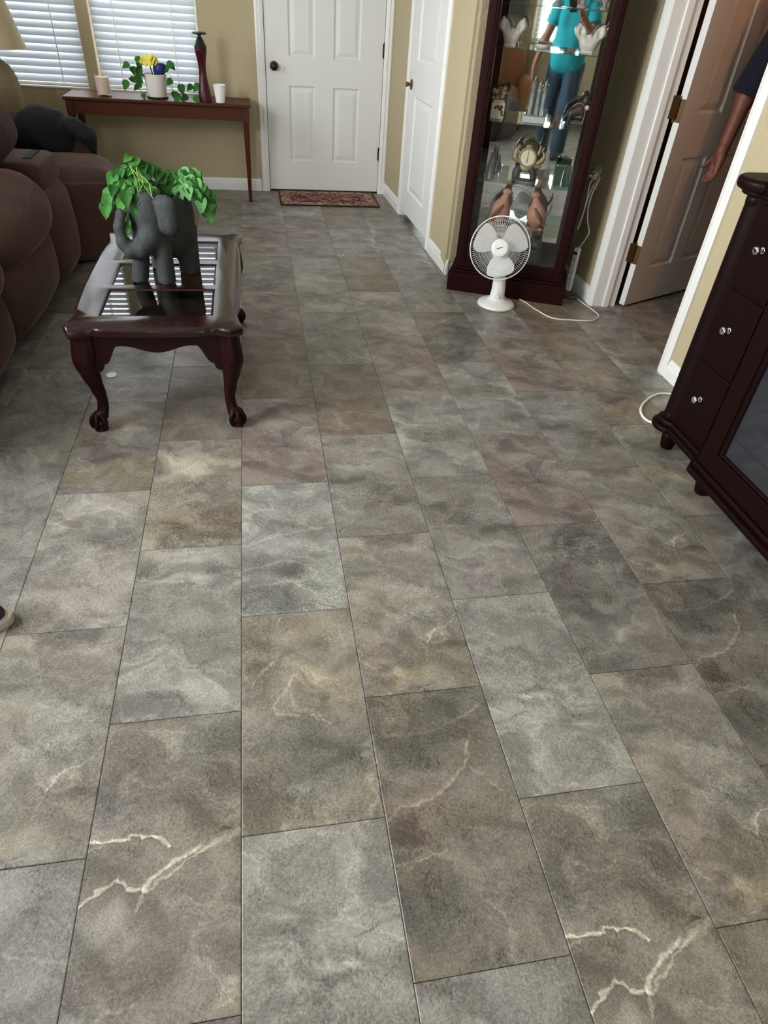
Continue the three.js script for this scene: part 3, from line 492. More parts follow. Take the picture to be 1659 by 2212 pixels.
// ---------------------------------------------------------------- curio cabinet with mirrored back
const CT = -rad(22.6), CO = [1.1, 0, -3.735];
function curio(u, y, z) { const v = V(u, y, z).applyAxisAngle(V(0, 1, 0), CT); return [CO[0] + v.x, v.y, CO[2] + v.z]; }
const SHELF = [.15, .365, .605, .885, 1.195, 1.365, 1.66];
{
  const c = thing('curio_cabinet', 'tall dark cherry curio cabinet with glass door and mirrored back beside the doorway', 'cabinet', CO, CT);
  const D = -.278, U0 = .032, U1 = .656;
  part(c, 'plinth', [bx(0, .686, 0, .108, D, 0, .004), bx(.006, .68, .108, .124, D, -.005, .006), bx(.016, .67, .124, .145, D, -.014, .006)], M.curio);
  part(c, 'side_panel', bx(U0, U0 + .022, .14, 1.93, D, -.03, .002), M.curio); part(c, 'side_panel', bx(U1 - .022, U1, .14, 1.93, D, -.03, .002), M.curio);
  part(c, 'bottom_board', bx(U0, U1, .135, .15, D, -.03, .001), M.curio);
  part(c, 'back_board', bx(U0, U1, .14, 1.93, D, D + .01, 0), M.curio);
  part(c, 'mirror', bx(U0 + .023, U1 - .023, .152, 1.9, D + .0105, D + .014, 0), M.mirror, 'mirrored back panel');
  const crown = [[0, 0], [.03, 0], [.03, .02], [.045, .04], [.05, .06], [.03, .07], [0, .07]];
  part(c, 'crown', [bx(U0 - .02, U1 + .02, 1.93, 1.95, D, 0, .004), bx(U0 - .035, U1 + .035, 1.95, 1.99, D, .015, .008)], M.curio);
  const d = new THREE.Group(); d.name = 'door'; c.add(d);
  const st = (u0, u1, y0, y1) => [bx(u0, u1, y0, y1, -.03, -.004, .003), bx(u0 + .008, u1 - .008, y0, y1, -.006, .002, .004), bx(u0 + .02, u1 - .02, y0, y1, -.002, .006, .003)];
  part(d, 'door_stile', st(U0, U0 + .06, .145, 1.93), M.curio); part(d, 'door_stile', st(U1 - .06, U1, .145, 1.93), M.curio);
  part(d, 'door_rail', bx(U0 + .06, U1 - .06, .145, .2, -.03, -.004, .003), M.curio); part(d, 'door_rail', bx(U0 + .06, U1 - .06, 1.87, 1.93, -.03, -.004, .003), M.curio);
  part(d, 'pane', bx(U0 + .055, U1 - .055, .19, 1.88, -.02, -.0165, 0), M.glass);
  for (const y of SHELF.slice(1)) part(c, 'glass_shelf', bx(U0 + .024, U1 - .024, y - .006, y, D + .016, -.034, .0015), new THREE.MeshPhysicalMaterial({ color: 0xe6f2ee, roughness: .03, transmission: 1, thickness: 0 }), 'clear glass shelf');
}
{ // ornaments
  const white = mat(0xd9d6cc, .35), porc = mat(0xc6c2b6, .35, { clearcoat: .3 }), tan = mat(0xa87a64, .65), tanDark = mat(0x74503f, .7), gold = new THREE.MeshPhysicalMaterial({ color: 0x8b7d5e, roughness: .45, metalness: .35 }), darkw = mat(0x2c201a, .5);
  const crystal = new THREE.MeshPhysicalMaterial({ color: 0xe6ecec, roughness: .08, transmission: .85, thickness: .02, ior: 1.5 }), green = new THREE.MeshPhysicalMaterial({ color: 0x2f6b4a, roughness: .12, transmission: .7, thickness: .02, ior: 1.5 });
  const CD = 'ornaments in the curio cabinet';
  // upright quail-like birds on the second shelf
  const bird = (flip) => field([-.07, 0, -.06], [.08, .25, .06], .0042, (x, y, z) => { x *= flip; const p = [x, y, z]; let d = ell(p, [0, .085, 0], [.044, .07, .038]); d = smin(d, cap(p, [.004, .125, 0], [.016, .185, 0], .03, .014), .016); d = smin(d, ell(p, [.02, .205, 0], [.022, .02, .018]), .006); d = smin(d, cap(p, [.034, .204, 0], [.05, .198, 0], .006, .0015), .004); d = smin(d, cap(p, [-.022, .07, 0], [-.05, .025, 0], .02, .006), .016); d = smin(d, cap(p, [.0, .11, .024], [-.02, .05, .032], .016, .006), .005); d = smin(d, cap(p, [.0, .11, -.024], [-.02, .05, -.032], .016, .006), .005); d = smin(d, cap(p, [0, .03, 0], [0, .012, 0], .016, .02), .01); return Math.min(d, rbox(p, [0, .008, 0], [.04, .009, .034], .006)); });
  const birdThing = (flip, label, u) => {
    const t = thing('bird_figurine', label, 'figurine', curio(u, SHELF[1], -.14), CT, CD); part(t, 'body', bird(flip), tan);
    for (const z of [1, -1]) part(t, 'wing', limb([[.012 * flip, .135, .03 * z], [-.012 * flip, .09, .038 * z], [-.04 * flip, .04, .03 * z]], [.012, .02, .006], 16, 10, .5), tanDark); part(t, 'beak', limb([[.036 * flip, .205, 0], [.054 * flip, .198, 0]], [.006, .0012], 6, 8), tanDark);
    if (flip < 0) part(t, 'tail', limb([[.03, .08, 0], [.055, .12, 0], [.06, .17, 0]], [.022, .014, .004], 14, 8, .5), tanDark);
    part(t, 'plinth', cyl(.042, .038, .02, 20), tanDark); t.scale.set(1.2, .86, 1.1); return t;
  };
  birdThing(1, 'brown long-necked bird figurine on the glass shelf, directly above the fan', .235);
  birdThing(-1, 'brown bird figurine with raised tail on the glass shelf right of the fan', .44);
  // cat silhouette on the cabinet floor
  solo('cat_figurine', 'dark seated cat figurine with pointed ears on the cabinet floor', 'figurine', field([-.06, 0, -.05], [.06, .2, .06], .0045, (x, y, z) => { const p = [x, y, z], q = [Math.abs(x), y, z]; let d = ell(p, [0, .06, 0], [.042, .065, .036]); d = smin(d, ell(p, [0, .132, .008], [.034, .03, .03]), .012); d = smin(d, cap(q, [.02, .15, .006], [.026, .178, .004], .012, .003), .006); d = smin(d, cap(q, [.016, .08, .03], [.016, .01, .036], .013, .012), .01); return Math.max(d, -y); }), mat(0x35383c, .5), curio(.47, SHELF[0] + .0002, -.14), CT, CD);
  // mantel clock of leaf scrolls
  {
    const p = curio(.335, SHELF[2], -.14), c = thing('mantel_clock', 'small gilt clock with round dial, leaf scrolls and dark feet on a glass shelf', 'clock', p, CT, CD);
    part(c, 'case', [new THREE.TorusGeometry(.044, .0065, 10, 36).translate(0, .115, .012), cyl(.043, .043, .02, 32).rotateX(Math.PI / 2).translate(0, .115, -.012), limb([[-.045, .09, 0], [-.066, .11, 0], [-.062, .15, 0], [-.045, .165, .004]], [.012, .016, .012, .004], 16, 8), limb([[.045, .09, 0], [.07, .1, 0], [.085, .13, 0], [.07, .155, 0]], [.012, .014, .009, .003], 16, 8), limb([[.05, .13, 0], [.06, .165, 0], [.055, .18, 0]], [.01, .008, .003], 12, 8), limb([[-.05, .13, 0], [-.058, .16, 0], [-.05, .175, 0]], [.01, .009, .003], 12, 8), limb([[.04, .08, 0], [.065, .075, 0], [.08, .085, 0]], [.012, .01, .003], 12, 8), ball(.02, 1, .9, .7).translate(0, .06, .006), ball(.016, 1.2, .7, .6).translate(0, .166, 0), limb([[-.03, .075, 0], [0, .06, .01], [.03, .075, 0]], [.014, .018, .014], 14, 8)], gold);
    part(c, 'dial', cyl(.039, .039, .004, 36).rotateX(Math.PI / 2).translate(0, .115, .01), mat(0xcfc7ae, .4));
    part(c, 'clock_hand', [bx(-.0012, .0012, .1, .15, .0145, .0155, 0), bx(-.0015, .0015, .09, .117, .0145, .0155, 0)], M.black, 'thin dark hand');
    part(c, 'base', [limb([[-.02, .065, 0], [-.045, .045, 0], [-.05, .012, 0]], [.014, .022, .02], 14, 10), limb([[.02, .065, 0], [.042, .045, 0], [.048, .012, 0]], [.014, .02, .018], 14, 10), bx(-.066, .066, 0, .008, -.03, .03, .003)], darkw, 'dark scrolled feet');
  }
  const facet = (w, h, seed, n = 9) => { const R = rng(seed), g = []; for (let i = 0; i < n; i++) { const hh = h * (.55 + .45 * R()), c = new THREE.CylinderGeometry(.0015, w * (.2 + .12 * R()), hh, 6, 1).translate((R() - .5) * w * 1.1, hh / 2, (R() - .5) * w * .7); c.rotateY(R() * 3); g.push(c); } return g; };
  solo('crystal_ornament', 'clear crystal cluster ornament at the left end of the clock shelf', 'ornament', [...facet(.075, .13, 3, 12), bx(-.04, .04, 0, .02, -.03, .03, .004)], crystal, curio(.155, SHELF[2], -.14), CT, CD);
  solo('glass_vase', 'square green cut glass block right of the clock', 'vase', [bx(-.042, .042, 0, .095, -.03, .03, .004), ...facet(.07, .118, 9, 10)], green, curio(.535, SHELF[2], -.14), CT, CD);
  // fourth shelf: cottage, crystal castle, dark figurine with pink ribbon
  {
    const c = thing('cottage_ornament', 'pale square flower-topped cottage ornament at the left of its shelf', 'ornament', curio(.135, SHELF[3], -.13), CT + .15, CD), R = rng(21), fl = [];
    part(c, 'base', [bx(-.035, .035, 0, .075, -.03, .03, .004), bx(-.028, .028, .075, .085, -.024, .024, .003)], mat(0xb9ad98, .7));
    for (let i = 0; i < 26; i++) fl.push(ball(.008 + R() * .007, 1, .8, 1, 8).translate((R() - .5) * .06, .088 + R() * .05, (R() - .5) * .05));
    part(c, 'flower_cluster', fl, mat(0x8a8468, .8)); const b = []; for (let i = 0; i < 8; i++) b.push(ball(.007, 1, 1, .6, 8).translate(-.03 + R() * .06, .02 + R() * .06, .03)); part(c, 'painted_blossoms', b, mat(0x5b2b22, .7), 'dark red blossoms on the front');
  }
  {
    const c = thing('crystal_castle', 'tall clear crystal castle on a square textured base in the shelf middle', 'ornament', curio(.33, SHELF[3], -.13), CT, CD);
    part(c, 'base', bx(-.056, .056, 0, .03, -.035, .035, .003), mat(0xaeb0ac, .5, { bumpMap: texStone, bumpScale: .002 }));
    const R = rng(31), g = []; for (let i = 0; i < 7; i++) { const x = -.03 + (i % 3) * .03 + R() * .004, z = -.014 + Math.floor(i / 3) * .014, h = .07 + R() * .06; g.push(cyl(.011, .0095, h, 8).translate(x, .03, z), new THREE.ConeGeometry(.013, .035, 8).translate(x, .03 + h + .017, z)); } part(c, 'tower', g, crystal, 'clear crystal towers');
  }
  {
    const c = thing('horse_figurine', 'dark rearing figurine with pink ribbon at the right of its shelf', 'figurine', curio(.535, SHELF[3], -.13), CT, CD);
    part(c, 'body', field([-.06, 0, -.03], [.07, .15, .03], .0045, (x, y, z) => { const p = [x, y, z]; let d = cap(p, [-.02, .06, 0], [.02, .08, 0], .024, .026); d = smin(d, cap(p, [.025, .085, 0], [.04, .125, 0], .017, .012), .012); d = smin(d, cap(p, [.04, .125, 0], [.06, .112, 0], .012, .007), .008); for (const s of [-1, 1]) { d = smin(d, cap(p, [-.025, .05, .011 * s], [-.03, .008, .011 * s], .012, .007), .01); d = smin(d, cap(p, [.028, .07, .012 * s], [.045, .035, .012 * s], .01, .006), .01); } d = smin(d, cap(p, [-.04, .065, 0], [-.056, .02, 0], .008, .004), .008); return Math.min(d, rbox(p, [0, .005, 0], [.05, .006, .025], .004)); }), mat(0x2a2524, .45));
    part(c, 'ribbon', [limb([[-.025, .086, .02], [.0, .105, .022], [.03, .1, .018], [.045, .06, .022], [.04, .02, .026]], [.006, .006, .006, .005, .004], 24, 8, .5)], mat(0x9c5a66, .5), 'pink ribbon'); part(c, 'rosette', ball(.012, 1, 1, .7).translate(.05, .09, .016), porc, 'white rosette');
  }
  // fifth shelf: winged porcelain pair and a leaf
  const winged = field([-.075, 0, -.035], [.075, .13, .035], .0045, (x, y, z) => { const p = [x, y, z], q = [Math.abs(x), y, z]; let d = ell(p, [0, .032, 0], [.034, .032, .024]); d = smin(d, cap(q, [.014, .04, 0], [.044, .085, 0], .02, .022), .016); d = smin(d, cap(q, [.044, .085, 0], [.05, .112, .004], .022, .006), .012); d = Math.max(d, -ell(q, [.036, .09, .03], [.016, .035, .02])); return Math.min(smin(d, cap(p, [0, .03, .0], [0, .07, .012], .014, .008), .01), rbox(p, [0, .005, 0], [.026, .006, .02], .004)); });
  solo('winged_figurine', 'white porcelain figurine with two upswept wings, left end of the top shelf in view', 'figurine', winged, porc, curio(.15, SHELF[4], -.14), CT, CD);
  solo('winged_figurine', 'white porcelain winged figurine at the right end, before the teal shirt reflection', 'figurine', [winged.clone().scale(1.15, 1, 1), limb([[.05, .08, 0], [.075, .1, 0], [.09, .13, 0]], [.014, .01, .003], 12, 8, .5)], porc, curio(.525, SHELF[4], -.14), CT, CD);
  solo('trinket_box', 'small low white trinket dish between the winged figurines', 'dish', [lathe([[0, 0], [.03, 0], [.038, .012], [.04, .02], [.034, .018], [0, .008]], 24)], porc, curio(.31, SHELF[4], -.14), CT, CD);
  for (const [u, s, lab] of [[.34, 1, 'grey bud-shaped ornament on the highest shelf in view, middle one'], [.46, 1.1, 'grey bud-shaped ornament on the highest shelf in view, right one'], [.56, .9, 'grey bud-shaped ornament on the highest shelf, nearest the right stile']]) solo('bud_ornament', lab, 'ornament', lathe(smoothProfile([[0, 0], [.02, 0], [.022, .008], [.01, .02], [.026, .05], [.024, .075], [.008, .1], [0, .11]].map(([r, y]) => [r * s, y * s]), 30), 20), mat(0x8e8b86, .5), curio(u, SHELF[5], -.12), 0, CD);
}
const cordFloor = (pts) => pts.map(([x, z, y]) => [x, y ?? .0045, z]);
// a mesh built in world coordinates kept under a placed thing
function worldPart(parent, name, geo, m, label) { parent.updateMatrixWorld(true); geo.applyMatrix4(parent.matrixWorld.clone().invert()); return part(parent, name, geo, m, label); }
function fanCord(f) { worldPart(f, 'power_cord', tube(cordFloor([[1.36, -3.585, .02], [1.42, -3.6, .008], [1.478, -3.6], [1.52, -3.54], [1.556, -3.402], [1.609, -3.29], [1.712, -3.263], [1.834, -3.255], [1.9, -3.32], [1.9, -3.4], [1.885, -3.5], [1.875, -3.6], [1.872, -3.648, .012]]), .0035, 90, 8), M.cord, 'thin cream cord looping over the floor'); }
// ---------------------------------------------------------------- table fan on the floor
{
  const f = thing('desk_fan', 'white three-bladed desk fan standing on the floor before the curio cabinet', 'fan', [1.335, 0, -3.492], -rad(21));
  const gw = mat(0xe6e7e4, .35), gb = mat(0xd8dad8, .35, { transmission: .25, thickness: 0 });
  part(f, 'base', lathe(smoothProfile([[0, .0], [.1, .0], [.106, .006], [.102, .018], [.076, .03], [.052, .04], [.042, .052]], 40).concat([[0, .052]]), 48), gw);
  part(f, 'stem', limb([[0, .04, 0], [0, .1, 0], [-.006, .17, -.004], [-.024, .25, -.012]], [.042, .038, .034, .03], 24, 20), gw);
  part(f, 'control_knob', [cyl(.014, .012, .012, 18).rotateX(Math.PI / 2).translate(0, .066, .038), ball(.006).translate(0, .09, .037)], M.plastic, 'small knob on the stem foot');
  const H = new THREE.Group(); H.name = 'head'; H.position.set(-.03, .318, .014); H.rotation.x = -rad(18); f.add(H);
  part(H, 'motor_housing', lathe(smoothProfile([[0, -.12], [.03, -.118], [.048, -.1], [.052, -.06], [.05, -.035], [.036, -.03]], 30), 32).rotateX(Math.PI / 2), gw);
  const RR = .161, wires = [], ringsF = [], wiresB = [];
  for (let i = 0; i < 84; i++) { const a = i / 84 * Math.PI * 2, q = (r, z, tw) => [Math.cos(a + tw) * r, Math.sin(a + tw) * r, z]; wires.push(tube([q(.042, .052, -.1), q(.09, .05, -.03), q(.135, .034, 0), q(RR, .006, 0)], .00055, 7, 4)); wiresB.push(tube([q(.05, -.05, .1), q(.1, -.05, .03), q(.14, -.034, 0), q(RR, .0, 0)], .00055, 7, 4)); }
  for (const [r, z] of [[.075, .0515], [.112, .044], [.14, .03]]) ringsF.push(new THREE.TorusGeometry(r, .0006, 4, 60).translate(0, 0, z));
  part(H, 'front_grille', [...wires, ...ringsF], gw); part(H, 'rear_grille', [...wiresB, new THREE.TorusGeometry(.1, .0006, 4, 60).translate(0, 0, -.05)], gw);
  part(H, 'grille_rim', new THREE.TorusGeometry(RR, .003, 10, 80).translate(0, 0, .003), gw);
  part(H, 'hub_cap', lathe(smoothProfile([[0, .06], [.03, .0595], [.043, .056], [.046, .05], [.044, .045]], 20), 40).rotateX(Math.PI / 2).scale(1, 1, 1), gw);
  part(H, 'badge', [bx(-.016, .016, -.0025, .0025, .0595, .0605, .0008)], mat(0x55565a, .5), 'small dark badge line').rotation.z = .4;
  part(H, 'spinner', cyl(.024, .03, .03, 24).rotateX(Math.PI / 2).translate(0, 0, .0), gw);
  // blade: broad rounded sector twisted about its arm
  const s = new THREE.Shape(); s.moveTo(.02, -.012); s.bezierCurveTo(.06, -.06, .1, -.075, .128, -.062); s.bezierCurveTo(.142, -.03, .14, .02, .122, .06); s.bezierCurveTo(.1, .088, .06, .07, .02, .014); s.closePath();
  const bg = new THREE.ExtrudeGeometry(s, { depth: .002, bevelEnabled: true, bevelSize: .001, bevelThickness: .0008, bevelSegments: 1, curveSegments: 14 });
  { const p = bg.attributes.position; for (let i = 0; i < p.count; i++) { const x = p.getX(i), y = p.getY(i); p.setZ(i, p.getZ(i) + y * .32 * (1 - x * 2.4)); } bg.computeVertexNormals(); }
  fanCord(f);
  for (const a of [155, 35, -80]) { const b = part(H, 'blade', bg, gb); b.rotation.z = rad(a); b.scale.set(1.06, 1.06, 1); }
}
// ---------------------------------------------------------------- cords, outlet and power strip by the cabinet
{
  const p = thing('power_strip', 'white upright power strip leaning in the gap beside the cabinet', 'power strip', [1.852, 0, -3.678], -Math.PI / 2 + .45);
  part(p, 'housing', bx(-.018, .018, .018, .27, -.012, .012, .005), M.plastic);
  worldPart(p, 'power_cord', tube([[1.893, .63, -3.8], [1.872, .665, -3.72], [1.862, .655, -3.69], [1.858, .605, -3.735], [1.86, .522, -3.732], [1.858, .43, -3.733], [1.856, .35, -3.75], [1.858, .36, -3.75], [1.862, .45, -3.74], [1.868, .6, -3.71], [1.872, .645, -3.66], [1.868, .59, -3.69], [1.864, .5, -3.7], [1.864, .43, -3.675], [1.866, .37, -3.62], [1.858, .33, -3.63], [1.853, .27, -3.672]], .0045, 140, 8), M.cord, 'cream cord hanging in a long loop from the wall outlet');
  part(p, 'switch', bx(-.014, .014, .232, .246, .01, .015, .002), M.blackPlastic, 'black rocker switch');
  for (let i = 0; i < 5; i++) part(p, 'socket', [bx(-.009, -.006, .044 + i * .037, .056 + i * .037, .0115, .0128, 0), bx(.006, .009, .044 + i * .037, .056 + i * .037, .0115, .0128, 0), cyl(.003, .003, .001, 10).rotateX(Math.PI / 2).translate(0, .064 + i * .037, .012)], mat(0x6a6a68, .5));
}
solo('plug_adapter', 'dark rounded plug adapter lying on the floor under the power strip', 'adapter', [bx(-.035, .035, 0, .018, -.028, .028, .009), cyl(.012, .012, .022, 14).translate(.02, 0, .01)], mat(0x4a463f, .6), [1.845, 0, -3.602], .4);
{
  const o = thing('wall_outlet', 'beige wall outlet with white plug above the cord loops', 'outlet', [1.9245, .62, -3.81], -Math.PI / 2);
  part(o, 'cover_plate', bx(-.036, .036, -.058, .058, 0, .005, .002), mat(0xcfc6ac, .45)); part(o, 'plug', [bx(-.016, .016, -.012, .03, .004, .03, .006), cyl(.007, .004, .02, 12).rotateX(Math.PI / 2).translate(0, .006, .028)], M.plastic, 'white plug');
}
// ---------------------------------------------------------------- dark cabinet with firebox at the right edge
function plan(pts, y0, y1, b = .006, seg = 3) { const s = shapeOf(pts.map(([x, z]) => [x, -z])); const g = new THREE.ExtrudeGeometry(s, { depth: y1 - y0 - 2 * b, bevelEnabled: true, bevelSize: b, bevelThickness: b, bevelSegments: seg, curveSegments: 8 }); g.rotateX(-Math.PI / 2); g.translate(0, y0 + b, 0); return metres(toCreasedNormals(g, .6)); }
{
  const c = thing('fireplace_cabinet', 'dark cherry cabinet with chrome-knobbed drawers, corner column and glazed firebox at the right edge', 'cabinet', [0, 0, 0]);
  const m = M.chest, ZA = -2.055, ZC = -1.735, ZD = -.835, ZB = -.515, XF = 1.578, XC = 1.535, XB = 1.905;
  const outline = (o) => {
    const P = [[XB, ZA - o]], arc = (cx, cz, r, a0, a1, n = 8) => { for (let i = 0; i <= n; i++) { const a = mixn(a0, a1, i / n); P.push([cx + Math.cos(a) * r, cz + Math.sin(a) * r]); } };
    arc(1.6, ZA + .038, .038 + o, -Math.PI / 2, -Math.PI * 1.25); P.push([XF - o * .6, ZA + .082]); P.push([XF - o * .6, ZC - .03], [XF - .012 - o, ZC - .012], [XC - o, ZC + .02], [XC - o, ZD - .02], [XF - .012 - o, ZD + .012], [XF - o * .6, ZD + .03], [XF - o * .6, ZB - .06], [XF - o, ZB - .03], [XF - o, ZB + o], [XB, ZB + o]); return P;
  };
  part(c, 'carcass', plan(outline(0), .115, .955, .002, 1), m);
  part(c, 'base_moulding', [plan(outline(.026), .082, .108, .009, 3), plan(outline(.012), .105, .13, .008, 3)], m);
  part(c, 'top', [plan(outline(.02), .95, .965, .005), plan(outline(.036), .964, 1.0, .012, 4)], m);
  for (const z of [ZA + .038]) part(c, 'column', lathe(smoothProfile([[.02, .125], [.034, .13], [.034, .15], [.025, .165], [.027, .19], [.027, .86], [.025, .9], [.034, .92], [.034, .945], [.02, .955]], 80), 24).translate(1.592, 0, z), m);
  const foot = () => lathe(smoothProfile([[0, 0], [.021, 0], [.026, .012], [.03, .035], [.033, .06], [.026, .078], [.03, .086], [0, .086]], 40), 24);
  for (const [x, z] of [[1.602, -1.995], [1.578, -1.69], [1.578, -.88], [1.602, -.57], [1.87, -2.01], [1.87, -.56]]) part(c, 'foot', foot().translate(x, 0, z), m);
  for (const [za, zb] of [[ZA + .094, ZC - .036], [ZD + .036, ZB - .065]]) for (let i = 0; i < 3; i++) {
    const y0 = .148 + i * .266, d = part(c, 'drawer', bx(XF - .008, XF + .02, y0, y0 + .258, za, zb, .004), m);
    part(d, 'knob', lathe(smoothProfile([[0, 0], [.011, 0], [.011, .003], [.0045, .006], [.0045, .011], [.012, .016], [.0145, .023], [.011, .03], [0, .032]], 30), 20).rotateZ(Math.PI / 2).translate(XF - .008, y0 + .14, (za + zb) / 2 - .01), M.chrome, 'chrome ball knob');
  }
  // glazed centre
  const f = [bx(XC - .02, XC + .006, .14, .215, ZC + .03, ZD - .03, .004), bx(XC - .02, XC + .006, .87, .945, ZC + .03, ZD - .03, .004), bx(XC - .0195, XC + .006, .214, .871, ZC + .031, ZC + .105, .004), bx(XC - .0195, XC + .006, .214, .871, ZD - .105, ZD - .031, .004), bx(XC - .0125, XC + .002, .223, .862, ZC + .1, ZC + .125, .006), bx(XC - .012, XC + .002, .2, .225, ZC + .1, ZD - .1, .006), bx(XC - .012, XC + .002, .86, .885, ZC + .1, ZD - .1, .006)];
  part(c, 'firebox_frame', f, m);
  part(c, 'firebox_glass', bx(XC - .004, XC - .001, .21, .88, ZC + .11, ZD - .11, 0), new THREE.MeshPhysicalMaterial({ color: 0x20242a, roughness: .03, metalness: 0, clearcoat: 1, clearcoatRoughness: .02 }), 'dark reflective glass');
}
solo('loose_cable', 'white cable loop on the floor at the dark cabinet corner', 'cable', tube(cordFloor([[1.89, -2.39], [1.85, -2.415], [1.8, -2.42], [1.7, -2.36], [1.63, -2.275], [1.618, -2.2], [1.655, -2.155], [1.72, -2.13], [1.8, -2.13]]), .0055, 60, 10), mat(0xe8e4d8, .45));
// ---------------------------------------------------------------- coffee table
const TX = -.372, TZ = -2.775, TH = .42;
{
  const t = thing('coffee_table', 'dark cherry coffee table with glass insets and curved claw-foot legs', 'table', [TX, 0, TZ]);
  const hx = .283, hz = .535, out = [];
  const wave = (u) => { const a = Math.abs(u); return a > .86 ? .012 * Math.sin((a - .86) / .14 * Math.PI * .5) : a > .62 ? -.009 * Math.sin((a - .62) / .24 * Math.PI) : .006 * Math.cos(a / .62 * Math.PI * .5); };
  const N = 44;
  for (let i = 0; i < N; i++) { const u = -1 + 2 * i / N; out.push([u * hx * .97 + 0, hz + wave(u)]); }
  for (let i = 0; i < N; i++) { const u = 1 - 2 * i / N; out.push([hx + wave(u * .98), u * hz * .985]); }
  for (let i = 0; i < N; i++) { const u = 1 - 2 * i / N; out.push([u * hx * .97, -hz - wave(u)]); }
  for (let i = 0; i < N; i++) { const u = -1 + 2 * i / N; out.push([-hx - wave(u * .98), u * hz * .985]); }
  const s = shapeOf(out.map(([x, z]) => [x, -z])), holes = [[-.43, -.165], [-.125, .125], [.165, .43]], px = .2;
  for (const [a, b] of holes) { const h = new THREE.Path(); h.moveTo(-px, -a); h.lineTo(px, -a); h.lineTo(px, -b); h.lineTo(-px, -b); h.closePath(); s.holes.push(h); }
  const g = new THREE.ExtrudeGeometry(s, { depth: .014, bevelEnabled: true, bevelSize: .009, bevelThickness: .009, bevelSegments: 5 }); g.rotateX(-Math.PI / 2); g.translate(0, TH - .023, 0);
  part(t, 'tabletop', metres(toCreasedNormals(g, .7)), M.cherry);
  for (const [a, b] of holes) {
    part(t, 'glass_inset', bx(-px + .0095, px - .0095, TH - .011, TH - .005, a + .0095, b - .0095, .0015), new THREE.MeshPhysicalMaterial({ color: 0x8b8078, roughness: .015, transmission: 1, thickness: 0, ior: 1.52 }), 'tinted glass inset');
  }
  for (const z of [-.145, .145]) part(t, 'cross_rail', bx(-.22, .22, TH - .045, TH - .024, z - .015, z + .015, .003), M.cherry);
  // aprons with arched lower edge
  const apron = (L) => { const p = [[-L, .0]], n = 60; for (let i = 0; i <= n; i++) { const u = -1 + 2 * i / n, a = Math.abs(u); let y; if (a > .82) y = -.148 + .03 * smooth(.93, .82, a) * 0; else if (a > .55) y = -.148 + .03 * smooth(.82, .76, a) + .068 * smooth(.74, .55, a); else y = -.05 - .026 * (.5 + .5 * Math.cos(clamp(a / .48) * Math.PI)); p.push([u * L, y]); } p.push([L, 0]); return extrude(shapeOf(p), .018, .003, 2, 24); };
  for (const s of [1, -1]) part(t, 'apron', apron(.25).translate(0, TH - .024, s * (hz - .034) - .009), M.cherryBody);
  for (const s of [1, -1]) part(t, 'apron', apron(.5).translate(0, 0, -.009).rotateY(Math.PI / 2).translate(s * (hx - .034), TH - .024, 0), M.cherryBody);
  for (const [sx, sz] of [[1, 1], [-1, 1], [1, -1], [-1, -1]]) {
    const cx = sx * (hx - .036), cz = sz * (hz - .046), d = (k, y, r) => [[cx + sx * k, y, cz + sz * k], r];
    const P = [d(0, TH - .024, .04), d(.004, .33, .043), d(.009, .285, .043), d(.004, .235, .034), d(-.006, .17, .025), d(-.012, .115, .02), d(-.008, .075, .021), d(.002, .05, .026)];
    const L = part(t, 'leg', [limb(P.map((q) => q[0]), P.map((q) => q[1]), 48, 18), bx(cx - .036, cx + .036, .3, TH - .022, cz - .036, cz + .036, .014, 4)], M.cherryBody);
    const bx0 = cx + sx * .008, bz0 = cz + sz * .008, claw = [ball(.0275, 1, .92, 1, 18).translate(bx0, .0275, bz0), cyl(.026, .02, .012, 16).translate(bx0, 0, bz0)];
    for (let i = 0; i < 4; i++) { const a = Math.atan2(sz, sx) + (i - 1.5) * 1.05, q = (r, y) => [bx0 + Math.cos(a) * r, y, bz0 + Math.sin(a) * r]; claw.push(limb([q(.012, .066), q(.026, .05), q(.0325, .028), q(.028, .008)], [.009, .0085, .007, .005], 14, 8)); }
    part(L, 'claw_foot', claw, M.cherryBody);
  }
}
solo('white_disc', 'small flat white plastic lid lying on the floor under the coffee table', 'lid', [lathe([[0, 0], [.021, 0], [.0225, .002], [.0215, .004], [0, .005]], 28)], mat(0xf4f2ea, .4), [-.655, 0, -2.715]);
